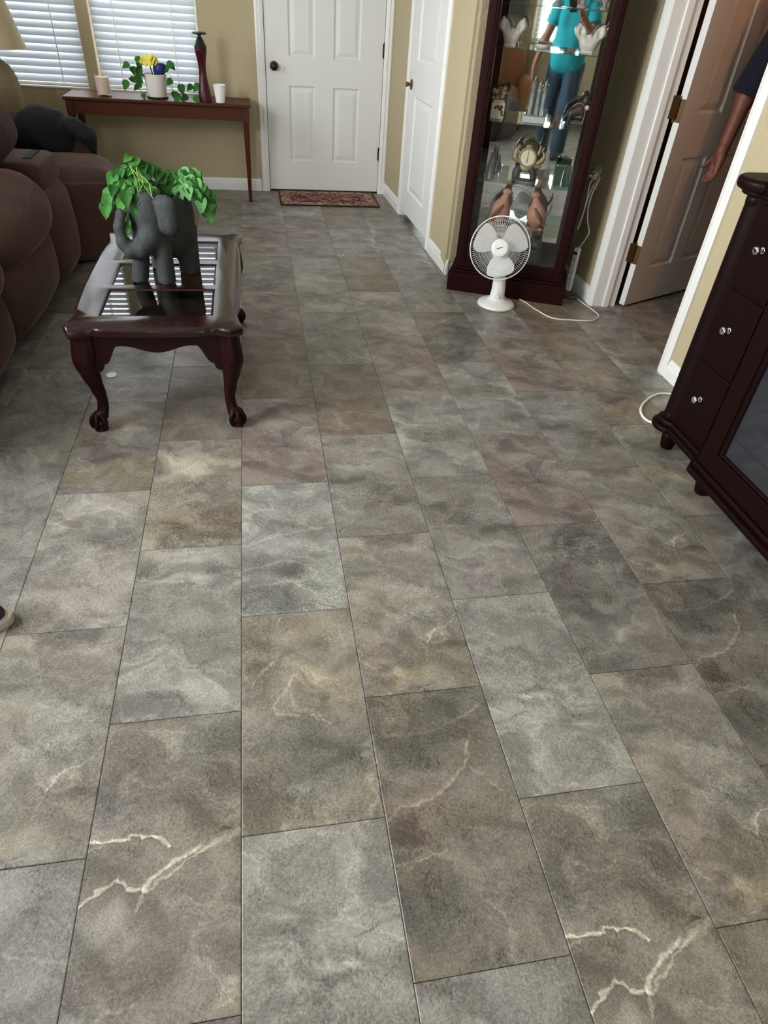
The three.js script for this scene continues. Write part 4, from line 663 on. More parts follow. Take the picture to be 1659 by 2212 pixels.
// ---------------------------------------------------------------- elephant planter with trailing plant
const EP = [-.362, TH, -2.77];
{
  const seg = (p, pts, r) => { let d = 9; for (let i = 0; i + 1 < pts.length; i++) d = smin(d, cap(p, pts[i], pts[i + 1], r[i], r[i + 1]), .012); return d; };
  const g = field([-.19, 0, -.18], [.16, .36, .18], .005, (x, y, z) => {
    const p = [x, y, z];
    let d = ell(p, [.02, .205, -.03], [.098, .15, .105]);
    d = smin(d, ell(p, [-.036, .226, .042], [.072, .106, .06]), .018);
    d = smin(d, seg(p, [[-.035, .165, .075], [-.07, .128, .1], [-.105, .122, .106], [-.128, .148, .104], [-.132, .2, .1], [-.119, .245, .098]], [.046, .034, .027, .022, .019, .019]), .014);
    for (const [lx, lz, r] of [[-.098, .062, .031], [.0, .078, .033], [.078, -.045, .04], [-.035, -.095, .036]]) d = smin(d, Math.max(Math.hypot(x - lx - (lx < -.05 ? (y * .18) : 0), z - lz + (y > .08 ? (y - .08) * .25 : 0)) - r, y - .16), .024);
    const ex = (x - .028) * .95 + (z - .09) * .3, ez = -(x - .028) * .3 + (z - .09) * .95; d = smin(d, rbox([ex, y, ez], [0, .238, -.004], [.05, .078, .02], .045), .004);
    const fx = (x + .105) * .5 - (z - .0) * .86, fz2 = (x + .105) * .86 + (z - .0) * .5; d = smin(d, ell([fx, y, fz2], [0, .23, .01], [.04, .07, .016]), .006);
    d = Math.max(d, y - .318 - .006 * Math.sin(x * 40)); d = Math.max(d, -y);
    d = Math.max(d, -Math.max(Math.hypot((x - .005) / 1.02, (z + .015)) - .078, .24 - y));
    return d + (n3(x * 60, y * 60, z * 60) - .5) * .003;
  });
  const e = thing('elephant_planter', 'dark grey stone elephant planter with raised trunk on the coffee table', 'planter', EP); e.scale.setScalar(1.05);
  part(e, 'body', g, M.stone);
  part(e, 'soil', cyl(.076, .078, .02, 28).translate(.005, .25, -.015), mat(0x2a211a, 1));
}
function leafGeo(seed = 1, fold = .5) { // heart-shaped leaf lying along +y from its stalk, 1 unit long
  const R = rng(seed), n = 12, pos = [], idx = [];
  const half = (t) => { const a = t; return .46 * Math.pow(Math.sin(Math.PI * Math.pow(a, .62)), .85) * (1 - .18 * a); };
  for (let i = 0; i <= n; i++) { const t = i / n, h = half(clamp(t, .002, .998)), yb = t + (t < .12 ? 0 : 0); for (const [k, s] of [[0, -1], [1, -.5], [2, 0], [3, .5], [4, 1]]) { const x = s * h, back = t < .3 ? -.12 * Math.abs(s) * (1 - t / .3) : 0; pos.push(x, yb + back, Math.abs(x) * fold * .6 - .35 * t * t + .02 * (R() - .5)); } }
  for (let i = 0; i < n; i++) for (let k = 0; k < 4; k++) { const a = i * 5 + k, b = a + 5; idx.push(a, a + 1, b + 1, a, b + 1, b); }
  const g = new THREE.BufferGeometry(); g.setAttribute('position', new THREE.Float32BufferAttribute(pos, 3)); g.setIndex(idx); g.computeVertexNormals(); g.setAttribute('uv', new THREE.Float32BufferAttribute(new Float32Array(pos.length / 3 * 2), 2)); return g;
}
const LEAF = [leafGeo(1, .35), leafGeo(2, .6), leafGeo(3, .15)];
const leafMats = [0x2a5a20, 0x35702a, 0x1f4a18, 0x447f38, 0x5a8f52].map((c) => new THREE.MeshPhysicalMaterial({ color: c, roughness: .65, specularIntensity: .4, transmission: .2, thickness: 0, side: THREE.DoubleSide }));
// place a leaf: stalk end, direction of growth, facing (normal), size
function putLeaf(parent, p, dir, up, size, mi, gi = 0) {
  const y = V(...dir).normalize(), z = V(...up); z.addScaledVector(y, -z.dot(y)).normalize(); const x = new THREE.Vector3().crossVectors(y, z);
  const m = part(parent, 'leaf', LEAF[gi], leafMats[mi]); m.matrix.makeBasis(x, y, z); m.quaternion.setFromRotationMatrix(m.matrix); m.position.set(...p); m.scale.setScalar(size); return m;
}
{
  const t = thing('trailing_plant', 'bright green heart-leaved trailing plant growing out of the elephant planter', 'plant', EP), R = rng(42), stems = [];
  const root = [.0, .25, -.015];
  const vines = [ // each: way points from the pot
    [[-.03, .28, .0], [-.08, .35, .03], [-.13, .345, .05], [-.17, .31, .06], [-.18, .27, .065]], [[-.03, .28, .02], [-.07, .34, .06], [-.11, .31, .09], [-.125, .25, .1], [-.12, .22, .1]],
    [[-.02, .28, .0], [-.05, .36, -.01], [-.1, .39, .0], [-.14, .37, .02]], [[0, .28, -.02], [-.03, .36, -.03], [-.05, .41, -.02], [-.08, .43, .0]], [[.02, .28, -.02], [.03, .35, -.04], [.0, .39, -.04], [-.03, .4, -.02]],
    [[.03, .28, -.03], [.08, .35, -.03], [.13, .36, -.01], [.17, .335, .0], [.195, .3, .0], [.19, .25, .01]], [[.03, .28, -.01], [.08, .33, .0], [.12, .335, .03], [.155, .31, .04], [.165, .27, .04]], [[.02, .28, -.03], [.06, .36, -.06], [.11, .38, -.05], [.16, .37, -.04]],
    [[0, .28, .0], [-.02, .33, .03], [-.05, .32, .07], [-.07, .28, .085]], [[.0, .28, -.03], [.03, .34, -.06], [.05, .36, -.09], [.06, .35, -.12]]];
  for (const w of vines) {
    const c = new THREE.CatmullRomCurve3([V(...root), ...w.map((p) => V(...p))]); stems.push(new THREE.TubeGeometry(c, 22, .0022, 6));
    const n = 7 + Math.floor(w.length * 2.2);
    for (let i = 0; i < n; i++) {
      const u = .35 + .65 * (i + .4 * R()) / (n - .3), P = c.getPoint(clamp(u)), T = c.getTangent(clamp(u)), side = (i % 2 ? 1 : -1);
      const d = [T.x * .4 + side * .5 * T.z + (R() - .5) * .7, T.y * .3 - .35 - R() * .35, T.z * .4 + .45 + (R() - .3) * .7];
      putLeaf(t, [P.x, P.y, P.z], d, [(R() - .5) * .8, .75, .9 + R() * .5], .03 + R() * .027, Math.floor(R() * 5), Math.floor(R() * 3));
    }
  }
  for (let i = 0; i < 5; i++) stems.push(limb([[-.02 + R() * .02, .28, .0], [-.05 - R() * .03, .38 + R() * .03, .03], [-.07 + R() * .05, .36, .06], [-.06 + R() * .06, .3 + R() * .03, .09]], [.0025, .002, .0018, .0014], 18, 5));
  part(t, 'stem', stems, mat(0x6c9444, .7));
}
// ---------------------------------------------------------------- reclining sofa along the left wall
{
  const s = thing('reclining_sofa', 'long brown suede reclining sofa with padded seats and centre console along the left wall', 'sofa', [0, 0, 0]), A = M.suede;
  part(s, 'base', [bx(-1.98, -1.1, .02, .3, -5.0, -1.95, .03)], A);
  // far seat, a little pulled out, with stitched front panels
  const F = new THREE.Group(); F.name = 'far_seat'; F.position.set(-1.29, 0, -4.33); F.rotation.y = rad(14); s.add(F);
  part(F, 'seat_cushion', cushion(-.38, .505, .255, .48, -.3, .25, .105, .03, .012), A); part(F, 'front_panel', cushion(.1, .49, .14, .27, -.3, .235, .05, .016, .008), A); part(F, 'front_panel', cushion(.1, .485, .02, .15, -.3, .235, .05, .016, .008), A);
  part(F, 'side_flap', cushion(-.1, .485, .02, .43, .235, .275, .018, .004, .006), A);
  part(s, 'backrest', cushion(-1.95, -1.42, .42, .9, -4.66, -4.1, .14, .05, .02), A);
  // centre console
  const C = new THREE.Group(); C.name = 'console'; s.add(C);
  part(C, 'console_top', cushion(-1.72, -1.03, .46, .6, -4.13, -3.74, .04, .01, .006), A); part(C, 'front_panel', cushion(-1.6, -1.0, .03, .5, -4.1, -3.66, .09, .035, .014), A); part(C, 'lever_slot', bx(-1.13, -1.09, .598, .609, -4.06, -3.86, .004), M.black, 'black slot in the console top');
  // near seats
  part(s, 'seat_cushion', cushion(-1.7, -1.0, .3, .6, -3.7, -2.92, .13, .05, .022), A); part(s, 'front_panel', cushion(-1.5, -1.02, .03, .4, -3.68, -2.92, .1, .03, .016), A);
  part(s, 'seat_cushion', cushion(-1.7, -1.03, .28, .54, -2.92, -2.24, .12, .05, .022), A); part(s, 'front_panel', cushion(-1.5, -1.05, .03, .34, -2.92, -2.24, .09, .03, .016), A);
  part(s, 'backrest', cushion(-1.95, -1.42, .42, .95, -3.66, -2.95, .14, .05, .02), A); part(s, 'backrest', cushion(-1.95, -1.42, .42, .95, -2.93, -2.25, .14, .05, .02), A); part(s, 'backrest', cushion(-1.95, -1.5, .42, .86, -4.1, -3.66, .12, .04, .02), A);
  part(s, 'armrest', cushion(-1.95, -.99, .02, .555, -5.0, -4.76, .09, .02, .012), A); part(s, 'armrest', cushion(-1.95, -1.02, .02, .64, -2.24, -1.95, .12, .02, .014), A);
}
solo('lumbar_cushion', 'dark brown cushion lying on the sofa seat at the left picture edge', 'cushion', cushion(-.2, .17, -.1, .12, -.2, .2, .1, .03, .02), M.suedeDark, [-1.28, .735, -3.66], .1);
{ // folded throw with gold and burgundy print
  const tex = dataTex(256, 256, (d) => { for (let y = 0; y < 256; y++) for (let x = 0; x < 256; x++) { const o = (y * 256 + x) * 4, v = wf(x / 256, y / 256, 6, 3, 66), w = wf(x / 256, y / 256, 10, 2, 67); const c = v > .53 ? [186, 168, 110] : w > .5 ? [96, 34, 38] : [120, 92, 74]; d[o] = c[0]; d[o + 1] = c[1]; d[o + 2] = c[2]; d[o + 3] = 255; } }, true);
  tex.repeat.set(4, 4);
  solo('folded_throw', 'folded gold and burgundy patterned throw on the sofa back at the left edge', 'throw', cushion(-.16, .12, -.03, .05, -.16, .16, .03, .015, .02), mat(0xffffff, .9, { map: tex }), [-1.36, .855, -3.7], .3);
}
{ // dark jacket heaped over the far armrest, one sleeve arching down over its front
  const g = field([-.4, -.12, -.16], [.36, .26, .22], .0105, (x, y, z) => {
    const p = [x, y, z]; let d = ell(p, [-.04, .09, .02], [.16, .115, .12]); d = smin(d, ell(p, [-.15, .05, .06], [.1, .09, .1]), .05); d = smin(d, cap(p, [-.16, .03, .08], [-.215, .1, .1], .035, .02), .03); d = smin(d, ell(p, [.0, .0, .09], [.13, .075, .06]), .05);
    d = smin(d, cap(p, [.04, .11, .06], [.14, .1, .09], .055, .042), .04); d = smin(d, cap(p, [.14, .1, .09], [.225, .055, .115], .04, .04), .02); d = smin(d, cap(p, [.225, .055, .115], [.24, -.03, .12], .038, .016), .02);
    return d + (n3(x * 10, y * 10, z * 10) - .5) * .05 + (n3(x * 26, y * 17, z * 26) - .5) * .018;
  });
  solo('jacket', 'black jacket heaped over the far armrest of the sofa under the window', 'jacket', g, mat(0x0e1014, .92, { sheen: .12, sheenRoughness: .7, sheenColor: new THREE.Color(.1, .11, .13) }), [-1.2, .5, -4.86]);
}
// ---------------------------------------------------------------- end table and lamp behind the sofa arm
{
  const t = thing('end_table', 'small dark wooden end table under the table lamp', 'table', [-1.62, 0, -5.35]);
  part(t, 'tabletop', bx(-.24, .24, .5, .53, -.24, .24, .01, 3), M.oak);
  for (const x of [-.2, .2]) for (const z of [-.2, .2]) part(t, 'leg', bx(x - .02, x + .02, 0, .5, z - .02, z + .02, .004), M.oak);
  part(t, 'apron', [bx(-.2, .2, .43, .5, -.21, -.19, .002), bx(-.2, .2, .43, .5, .19, .21, .002), bx(-.21, -.19, .43, .5, -.2, .2, .002), bx(.19, .21, .43, .5, -.2, .2, .002)], M.oak);
}
{
  const l = thing('table_lamp', 'tan woven table lamp with wide cream shade in the left window corner', 'lamp', [-1.6, .53, -5.35]);
  const ribs = [[0, 0], [.1, 0], [.105, .02], [.12, .06], [.135, .14], [.13, .23], [.1, .3], [.05, .34], [.02, .36], [0, .36]];
  part(l, 'base', lathe(smoothProfile(ribs, 60).map(([r, y], i) => [r + (i > 4 && i < 52 ? .0025 * Math.sin(i * 1.9) : 0), y]), 40), mat(0x8d7d62, .85, { bumpMap: texWeave, bumpScale: .002 }));
  part(l, 'stem', cyl(.008, .008, .12, 12).translate(0, .35, 0), M.brass);
  part(l, 'lamp_shade', lathe([[.225, .4], [.135, .74], [.133, .74], [.223, .4], [.225, .4]], 48), mat(0xe0d2ae, .9, { transmission: .5, thickness: 0, bumpMap: texWeave, bumpScale: .001 }));
}
{ // hanging plant: only its lowest leaves reach the frame
  const t = thing('hanging_plant', 'dark green trailing leaves hanging at the top left corner by the window', 'plant', [-1.49, 1.24, -5.55]), R = rng(8);
  part(t, 'stem', [limb([[0, 1.2, 0], [0, .7, .02], [-.02, .3, 0], [.0, -.05, .01]], [.003, .003, .003, .002], 30, 6)], mat(0x44602c, .7));
  for (let i = 0; i < 16; i++) { const y = -.06 + i * .05; putLeaf(t, [(i % 2 ? .01 : -.01), y, .01], [(i % 2 ? 1 : -1) * .8, -.6, .3 + R() * .5], [0, .5, 1], .06 + R() * .02, [0, 2][i % 2], i % 3); }
  part(t, 'ceiling_hook', cyl(.012, .012, .02, 12)  .translate(0, 1.18, 0), M.brass);
}
// ---------------------------------------------------------------- console table under the window
{
  const t = thing('console_table', 'narrow reddish brown console table with tapered legs under the window', 'table', [-.63, 0, -5.73]), hx = .625, hz = .165, h = .655;
  part(t, 'tabletop', bx(-hx - .012, hx + .012, h - .022, h, -hz - .01, hz + .012, .007, 3), M.oak);
  for (const s of [-1, 1]) part(t, 'apron', bx(-hx + .03, hx - .03, h - .105, h - .022, s * (hz - .018) - .009, s * (hz - .018) + .009, .002), M.oak);
  for (const s of [-1, 1]) part(t, 'apron', bx(s * (hx - .018) - .009, s * (hx - .018) + .009, h - .105, h - .022, -hz + .03, hz - .03, .002), M.oak);
  for (const sx of [-1, 1]) for (const sz of [-1, 1]) part(t, 'leg', [bx(sx * (hx - .024) - .024, sx * (hx - .024) + .024, h - .115, h - .022, sz * (hz - .024) - .024, sz * (hz - .024) + .024, .003), new THREE.CylinderGeometry(.03, .017, h - .115, 4, 1).rotateY(Math.PI / 4).translate(sx * (hx - .026), (h - .115) / 2, sz * (hz - .026))], M.oak);
}
const CY = .655;
{
  const t = thing('glass_candle', 'pink tan pillar candle in a short glass on the console table', 'candle', [-1.0, CY, -5.66]);
  part(t, 'glass_cup', lathe([[0, 0], [.045, 0], [.048, .01], [.048, .125], [.045, .125], [.045, .012], [0, .012]], 32), new THREE.MeshPhysicalMaterial({ color: 0xffffff, roughness: .08, transmission: 1, thickness: 0 }));
  part(t, 'wax', cyl(.0435, .0435, .1, 28).translate(0, .0135, 0), mat(0xdcc7b4, .6)); part(t, 'wick', cyl(.0015, .0012, .015, 6).translate(0, .113, 0), M.black);
}
{
  const t = thing('flower_pot', 'white tapered plant pot with yellow blossom and blue foil on the console table', 'pot', [-.645, CY, -5.69]);
  part(t, 'saucer', lathe([[0, 0], [.068, 0], [.078, .01], [.074, .012], [.06, .006], [0, .006]], 36), mat(0x4a4640, .6));
  part(t, 'pot_body', lathe(smoothProfile([[.0, .006], [.06, .006], [.064, .02], [.073, .1], [.078, .135], [.08, .145], [.075, .145], [.07, .12], [.0, .12]], 50), 40), mat(0xe2dfd6, .4));
  const R = rng(12), petals = [];
  for (let i = 0; i < 34; i++) { const a = i * 2.4, r = .014 + .042 * Math.sqrt(i / 34), s = new THREE.SphereGeometry(.021, 8, 6).scale(1, .35, .8); s.rotateZ(.5 + r * 8); s.rotateY(a); s.translate(Math.cos(a) * r, .2 + .045 * (1 - r * r * 320) + R() * .016, Math.sin(a) * r); petals.push(s.translate(-.025, .0, .02)); }
  part(t, 'blossom', petals, mat(0xe6da5e, .6), 'yellow ruffled blossom'); part(t, 'flower_stem', limb([[-.01, .12, 0], [-.025, .2, .018]], [.004, .004], 8, 6), leafMats[0]);
  const foil = lathe([[0, .12], [.032, .12], [.042, .165], [.038, .21], [.03, .2], [0, .19]], 9); part(t, 'foil_wrap', foil.translate(.035, 0, .01), new THREE.MeshPhysicalMaterial({ color: 0x1c2a78, roughness: .35, metalness: .3 }), 'dark blue foil wrap');
}
{
  const t = thing('pothos_vine', 'green vine trailing out of the white pot along the console table', 'plant', [-.645, CY, -5.69]), R = rng(19), st = [];
  const vines = [[[-.05, .13, .02], [-.09, .19, .04], [-.1, .24, .03]], [[-.05, .13, .03], [-.12, .17, .05], [-.16, .2, .05]], [[-.06, .13, .03], [-.12, .1, .06], [-.09, .02, .07]], [[-.06, .13, .03], [-.14, .13, .05], [-.19, .1, .05]], [[.05, .13, 0], [.1, .2, .02], [.13, .22, .03]], [[.05, .13, .02], [.11, .15, .05], [.12, .06, .07], [.16, .03, .08]], [[.06, .13, .02], [.13, .1, .05], [.24, .09, .06], [.3, .1, .05]], [[.06, .13, .03], [.12, .06, .07], [.2, .03, .08], [.26, .02, .09]]];
  for (const w of vines) { const c = new THREE.CatmullRomCurve3([V(0, .12, 0), ...w.map((p) => V(...p))]); st.push(new THREE.TubeGeometry(c, 18, .002, 5)); for (let i = 0; i < 3; i++) { const P = c.getPoint(clamp(.6 + i * .2)); putLeaf(t, [P.x, Math.max(P.y, .03), P.z], [(R() - .5) * 1.4, -.2 - R() * .6, .4], [0, .5, 1], .038 + R() * .026, [0, 2, 1][i % 3], i % 3); } }
  part(t, 'stem', st, mat(0x5a7a3a, .6));
}
{
  const t = thing('candlestick', 'tall burgundy waisted vase candlestick with black neck and flat plate', 'candlestick', [-.312, CY, -5.64]);
  part(t, 'body', lathe(smoothProfile([[0, 0], [.046, 0], [.047, .012], [.042, .06], [.03, .13], [.0255, .18], [.029, .235], [.039, .29], [.041, .31], [.036, .318]], 70), 36), mat(0x3f0a16, .35, { clearcoat: .2, clearcoatRoughness: .15, specularIntensity: .4 }));
  part(t, 'neck', [lathe(smoothProfile([[.037, .314], [.044, .32], [.036, .335], [.022, .365], [.012, .38], [.013, .393]], 30), 28), lathe([[0, .388], [.02, .39], [.046, .393], [.049, .4], [.04, .404], [.02, .4], [0, .4]], 28)], mat(0x121214, .4), 'black neck and candle plate');
}
{
  const t = thing('foam_cup', 'white foam cup at the right end of the console table', 'cup', [-.203, CY, -5.6]);
  part(t, 'cup_body', lathe([[0, 0], [.028, 0], [.031, .004], [.042, .105], [.0445, .107], [.0445, .111], [.041, .111], [.029, .008], [0, .008]], 36), mat(0xf0efec, .7, { bumpMap: texStone, bumpScale: .0006 }));
}
// ---------------------------------------------------------------- doormat
{
  const W = 512, H = 288, tex = dataTex(W, H, (d) => { for (let y = 0; y < H; y++) for (let x = 0; x < W; x++) {
    const o = (y * W + x) * 4, a = x / W * .79, b = y / H * .45, e = Math.min(a, .79 - a, b, .45 - b); let c = [92, 34, 34];
    const v = fbm(a * 48, b * 48, 2, 3), w = fbm(a * 62 + 9, b * 62, 2, 7), lozenge = Math.abs(((a + .06 * (fbm(a * 9, b * 9, 2, 5) - .5)) % .26) / .13 - 1) + Math.abs((b - .225) / .14);
    if (e < .012) c = [30, 22, 22]; else if (e < .085) c = v > .52 ? [168, 140, 122] : w > .55 ? [110, 62, 54] : [126, 84, 74]; else if (lozenge > .93 && lozenge < 1.02) c = [176, 148, 126]; else if (v > .57) c = [150, 108, 92]; else if (w > .6) c = [66, 26, 30];
    const n = (vn(x * .9, y * .9, 2) - .5) * 26; d[o] = clamp(c[0] + n, 0, 255); d[o + 1] = clamp(c[1] + n, 0, 255); d[o + 2] = clamp(c[2] + n, 0, 255); d[o + 3] = 255; } }, true, false);
  const t = thing('doormat', 'small red and cream patterned doormat before the entrance door', 'doormat', [.197, 0, -5.94]);
  const top = new THREE.PlaneGeometry(.79, .44, 20, 10).rotateX(-Math.PI / 2).translate(.395, .0085, .22); part(t, 'pile', top, mat(0xffffff, .95, { map: tex, bumpMap: texPlush, bumpScale: .002 }));
  part(t, 'backing', bx(0, .79, .0005, .008, 0, .44, .003), mat(0x1d1516, .9));
}
// ---------------------------------------------------------------- sneaker at the left picture edge
{
  const t = thing('sneaker', 'dark sneaker with pale rubber sole at the left picture edge', 'shoe', [-.86, 0, -1.3], .05);
  const up = field([-.16, 0, -.06], [.16, .13, .06], .005, (x, y, z) => { const p = [x, y, z]; let d = ell(p, [.06, .035, 0], [.085, .042, .045]); d = smin(d, cap(p, [-.08, .05, 0], [.02, .045, 0], .042, .04), .03); d = smin(d, cap(p, [-.085, .05, 0], [-.09, .1, 0], .04, .034), .03); d = Math.max(d, .022 - y); d = Math.max(d, y - .11); return d; });
  part(t, 'upper', up, mat(0x2e2b2c, .85, { bumpMap: texWeave, bumpScale: .001 }));
  const so = []; for (let i = 0; i < 40; i++) { const a = i / 40 * Math.PI * 2, c = Math.cos(a), s = Math.sin(a); so.push([c * .145 + .01, s * (.047 + .008 * c) * (1 - .08 * Math.cos(2 * a))]); }
  part(t, 'sole', plan(so, 0, .03, .007, 3), mat(0xa79f90, .7));
  const lace = []; for (let i = 0; i < 4; i++) lace.push(limb([[.0 + i * .018, .075 - i * .004, -.028], [.004 + i * .018, .083 - i * .005, 0], [.0 + i * .018, .075 - i * .004, .028]], [.003, .003, .003], 10, 6)); part(t, 'laces', lace, mat(0x1c1b1c, .8));
}
// ---------------------------------------------------------------- rear of the room, seen in the curio mirror
solo('ottoman', 'dark brown upholstered ottoman seen dimly in the cabinet mirror', 'ottoman', cushion(-1.75, -.82, .0, .43, .42, .98, .08, .02, .012), M.suedeDark);
{
  const t = thing('armchair', 'tan brown high-backed armchair by the rear window, reflected in the cabinet mirror', 'armchair', [-1.48, 0, 1.55], Math.PI - .5), m = mat(0x8a5a36, .8, { bumpMap: texPlush, bumpScale: .002 });
  part(t, 'seat', cushion(-.3, .3, .12, .45, -.25, .35, .09, .03, .01), m); part(t, 'backrest', cushion(-.3, .3, .35, .92, -.4, -.16, .1, .03, .012), m); for (const s of [-1, 1]) part(t, 'armrest', cushion(s * .36 - .08, s * .36 + .08, .08, .58, -.35, .33, .07, .01, .008), m); for (const x of [-.32, .32]) for (const z of [-.3, .28]) part(t, 'foot', cyl(.025, .03, .1, 12).translate(x, 0, z), M.oak);
}
{
  const t = thing('wall_picture', 'grey framed picture on the rear wall, reflected at the mirror top', 'picture', [-1.75, 1.3, BZ - .001], Math.PI);
  part(t, 'picture_frame', [bx(-.22, .22, -.14, -.11, 0, .025, .004), bx(-.22, .22, .11, .14, 0, .025, .004), bx(-.22, -.19, -.14, .14, 0, .025, .004), bx(.19, .22, -.14, .14, 0, .025, .004)], mat(0x8a8676, .5)); part(t, 'canvas', bx(-.2, .2, -.12, .12, .004, .012, 0), mat(0x6a6f6c, .8));
}
// ---------------------------------------------------------------- people: the photographer (seen in the mirror) and one in the side room
const chain = (p, pts, rr, k = .03) => { let d = 9; for (let i = 0; i + 1 < pts.length; i++) d = smin(d, cap(p, pts[i], pts[i + 1], rr[i], rr[i + 1]), k); return d; };
function handField(p, w, dir, side, curl) { // palm at wrist w along dir, five fingers, thumb on the side
  const u = V(...dir).normalize(), s = V(...side); s.addScaledVector(u, -s.dot(u)).normalize(); const n = new THREE.Vector3().crossVectors(u, s), at3 = (a, b, c) => [w[0] + u.x * a + s.x * b + n.x * c, w[1] + u.y * a + s.y * b + n.y * c, w[2] + u.z * a + s.z * b + n.z * c];
  let d = smin(cap(p, at3(.015, -.018, 0), at3(.075, -.022, .004), .02, .017), cap(p, at3(.015, .018, 0), at3(.075, .022, .004), .02, .017), .02);
  d = smin(d, cap(p, at3(-.03, 0, 0), at3(.02, 0, 0), .026, .024), .02);
  const L = [.068, .08, .074, .056];
  for (let i = 0; i < 4; i++) { const b = -.03 + i * .02, l = L[i]; const q0 = at3(.078, b, .004), q1 = at3(.078 + l * .5, b * 1.1, .004 + curl * l * .35), q2 = at3(.078 + l * (.95 - curl * .35), b * 1.12, .004 + curl * l * .9); d = smin(d, Math.min(cap(p, q0, q1, .0095, .0085), cap(p, q1, q2, .0085, .0075)), .006); }
  return smin(d, Math.min(cap(p, at3(.02, -.03, .004), at3(.05, -.058, .016), .012, .0105), cap(p, at3(.05, -.058, .016), at3(.08, -.066, .026 + curl * .02), .0105, .009)), .01);
}
function makePerson(label, o) { // o: B base point, f facing, joints in (right, up, forward), colours
  const f = o.f, r = [-f[2], 0, f[0]], B = o.B, W = (a, y, b) => [B[0] + r[0] * a + f[0] * b, y, B[2] + r[2] * a + f[2] * b], fw = (a, y, b) => [r[0] * a + f[0] * b, y, r[2] * a + f[2] * b];
  const loc = (x, z) => [(x - B[0]) * r[0] + (z - B[2]) * r[2], (x - B[0]) * f[0] + (z - B[2]) * f[2]];
  const t = thing('person', label, 'person', [0, 0, 0]);
  const J = Object.fromEntries(Object.entries(o.joints).map(([k, v]) => [k, W(...v)])), S = .65, lo = [B[0] - S, .5, B[2] - S], hi = [B[0] + S, 1.8, B[2] + S];
  const body = field(lo, hi, .0088, (x, y, z) => {
    const p = [x, y, z]; let d = chain(p, [J.shR, J.elR, J.wrR], [.052, .041, .029]); d = Math.min(d, chain(p, [J.shL, J.elL, J.wrL], [.052, .041, .029])); d = Math.min(d, chain(p, [W(0, 1.3, -.02), W(0, 1.46, .005)], [.075, .054]));
    let h = ell(p, W(0, 1.56, .025), [.075, .105, .092]); h = smin(h, cap(p, W(0, 1.505, .07), W(0, 1.475, .08), .038, .03), .03); h = smin(h, cap(p, W(0, 1.575, .112), W(0, 1.545, .128), .01, .014), .014);
    for (const s of [-1, 1]) { h = smin(h, ell(p, W(s * .077, 1.555, .012), [.012, .03, .02]), .008); h = Math.max(h, -ell(p, W(s * .031, 1.578, .116), [.016, .009, .014])); h = smin(h, ell(p, W(s * .031, 1.577, .104), [.013, .01, .012]), .003); }
    h = smin(h, cap(p, W(-.02, 1.512, .104), W(.02, 1.512, .104), .008, .008), .008); return smin(d, h, .03);
  });
  const hs = (w, h) => field(w.map((v) => v - .16), w.map((v) => v + .16), .0042, (x, y, z) => handField([x, y, z], w, fw(...h[0]), fw(...h[1]), h[2]));
  part(t, 'body', [body, hs(J.wrL, o.handL), hs(J.wrR, o.handR)], o.skin);
  part(t, 'shirt', field([B[0] - .42, .72, B[2] - .42], [B[0] + .42, 1.5, B[2] + .42], .0105, (x, y, z) => { const p = [x, y, z], [a, b] = loc(x, z), yy = clamp((y - .78) / .55); let d = rbox([a, y - 1.06, b], [0, 0, 0], [mixn(.178, .172, yy), .3, mixn(.128, .108, yy)], .1); d = smin(d, ell([a, y, b], [0, .98, .045], [.16, .2, .115]), .05); d = smin(d, chain(p, [W(-.1, 1.36, 0), W(.1, 1.36, 0)], [.06, .06]), .06);
    for (const [a0, b0] of [[J.shR, J.elR], [J.shL, J.elL]]) { const e = a0.map((v, i) => mixn(v, b0[i], o.sleeve)); d = smin(d, Math.max(cap(p, a0, b0, .074, .078), -((e[0] - p[0]) * (b0[0] - a0[0]) + (e[1] - p[1]) * (b0[1] - a0[1]) + (e[2] - p[2]) * (b0[2] - a0[2])) / Math.hypot(b0[0] - a0[0], b0[1] - a0[1], b0[2] - a0[2])), .012); }
    d = Math.max(d, o.hem - y); d = Math.max(d, -cap(p, W(0, 1.36, .03), W(0, 1.5, .03), .062, .075)); return d + (n3(x * 14, y * 9, z * 14) - .5) * .018; }), o.shirt);
  part(t, 'jeans', field([B[0] - .36, .04, B[2] - .36], [B[0] + .36, .96, B[2] + .36], .0105, (x, y, z) => { const p = [x, y, z]; let d = chain(p, [J.hipL, J.knL, J.anL], [.104, .088, .078]); d = smin(d, chain(p, [J.hipR, J.knR, J.anR], [.104, .088, .078]), .02); d = smin(d, ell(p, W(0, .86, -.01), [.165, .12, .12]), .04); d = Math.max(d, y - .92); d = Math.max(d, .05 - y); return d + (n3(x * 18, y * 7, z * 18) - .5) * .02; }), o.jeans);
  const shoe = (an) => field([an[0] - .24, 0, an[2] - .24], [an[0] + .24, .12, an[2] + .24], .0075, (X, Y, Z) => { const p = [X, Y, Z]; let d = chain(p, [[an[0] - f[0] * .05, .045, an[2] - f[2] * .05], [an[0] + f[0] * .1, .042, an[2] + f[2] * .1], [an[0] + f[0] * .17, .032, an[2] + f[2] * .17]], [.042, .044, .036]); d = smin(d, cap(p, [an[0], .05, an[2]], [an[0], .09, an[2]], .045, .042), .02); return Math.max(d, .001 - Y); });
  part(t, 'shoe', shoe(J.anL), o.shoes); part(t, 'shoe', shoe(J.anR), o.shoes);
  const hc = W(0, 1.585, .0); part(t, 'hair', field([hc[0] - .16, 1.46, hc[2] - .16], [hc[0] + .16, 1.74, hc[2] + .16], .007, (x, y, z) => { const p = [x, y, z]; let d = ell(p, hc, [.088, .105, .102]); const q = loc(x, z)[1]; d = Math.max(d, q - .06 - (y - 1.58) * .35); return Math.max(d, 1.49 - y) + (n3(x * 40, y * 40, z * 40) - .5) * .012; }), o.hair);
  return t;
}
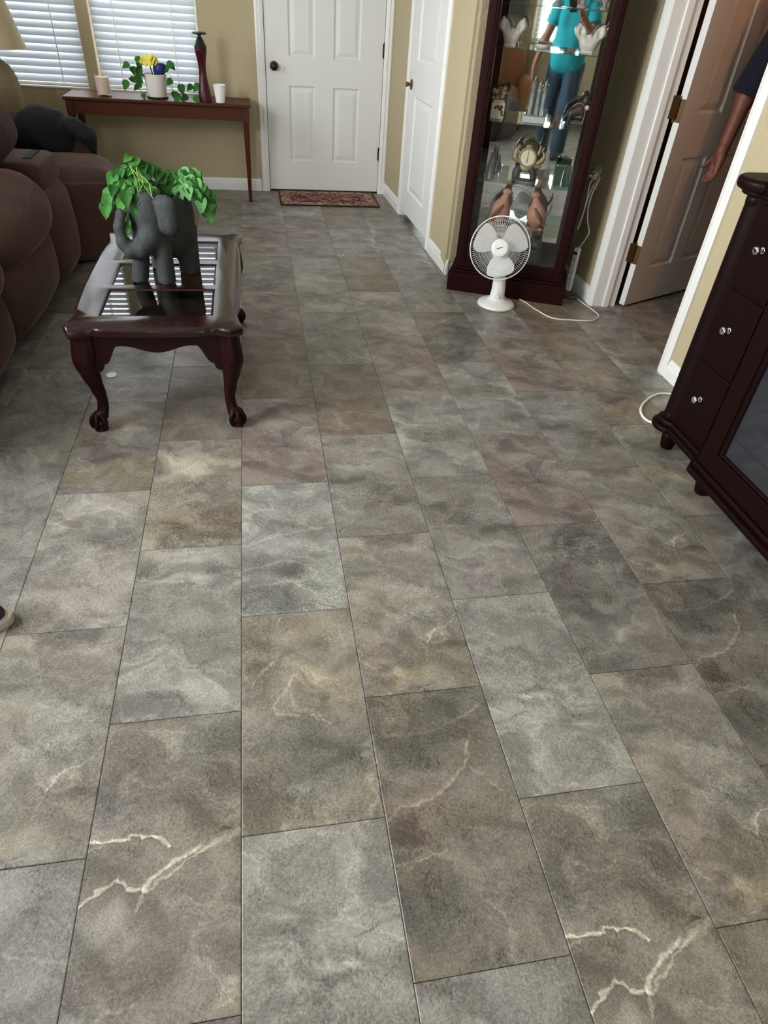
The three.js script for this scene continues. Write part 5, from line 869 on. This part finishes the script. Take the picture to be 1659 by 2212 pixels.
makePerson('person in teal polo shirt and blue jeans holding up a phone, reflected in the mirror', {
  B: [-.085, 0, .33], f: [.21, 0, -.978], sleeve: .55, hem: .775, handL: [[-.15, -.9, .4], [.3, .1, 1], .45], handR: [[-.35, .9, .25], [.25, .3, -.9], .75],
  joints: { shR: [.17, 1.33, 0], elR: [.235, 1.1, .12], wrR: [.1, 1.285, .235], shL: [-.18, 1.33, 0], elL: [-.27, 1.05, .04], wrL: [-.31, .84, .13], hipL: [-.09, .84, 0], hipR: [.09, .84, 0], knL: [-.12, .46, -.01], knR: [.1, .46, .09], anL: [-.13, .09, -.08], anR: [.1, .09, .14] },
  skin: mat(0x8a5b44, .55), shirt: mat(0x1496a4, .85, { bumpMap: texWeave, bumpScale: .0008 }), jeans: mat(0x2f4456, .9, { bumpMap: texWeave, bumpScale: .001 }), shoes: mat(0x26282b, .7), hair: mat(0x2a211b, .7) });
makePerson('person in navy shirt beside the open door, mostly hidden, one bare forearm hanging down', {
  B: [2.678, 0, -3.37], f: [-.573, 0, .82], sleeve: .93, hem: .8, handR: [[-.05, -1, .06], [.5, 0, .85], .4], handL: [[.05, -1, .06], [-.5, 0, .85], .4],
  joints: { shR: [-.2, 1.36, 0], elR: [-.315, 1.065, -.0], wrR: [-.32, .79, .03], shL: [.18, 1.34, 0], elL: [.25, 1.06, -.02], wrL: [.27, .82, .05], hipL: [.09, .84, 0], hipR: [-.09, .84, 0], knL: [.1, .46, .02], knR: [-.1, .46, .02], anL: [.1, .09, 0], anR: [-.1, .09, 0] },
  skin: mat(0x6d3f2e, .55), shirt: mat(0x0a0d1c, .95), jeans: mat(0x241c20, .9), shoes: mat(0x1c1a1a, .7), hair: mat(0x15110e, .7) });
{
  const ph = thing('smartphone', 'dark smartphone held up by the person in teal reflected in the mirror', 'phone', [0, EYE, 0]);
  ph.rotation.order = 'YXZ'; ph.rotation.set(rad(-39.031), rad(-12.58), rad(4.772));
  part(ph, 'case', bx(-.055, .02, -.135, .02, .008, .017, .004, 3), mat(0x17181b, .35)); part(ph, 'screen', bx(-.051, .016, -.13, .016, .0168, .0175, .0003), mat(0x050607, .1));
}
renderer.render(scene, camera);
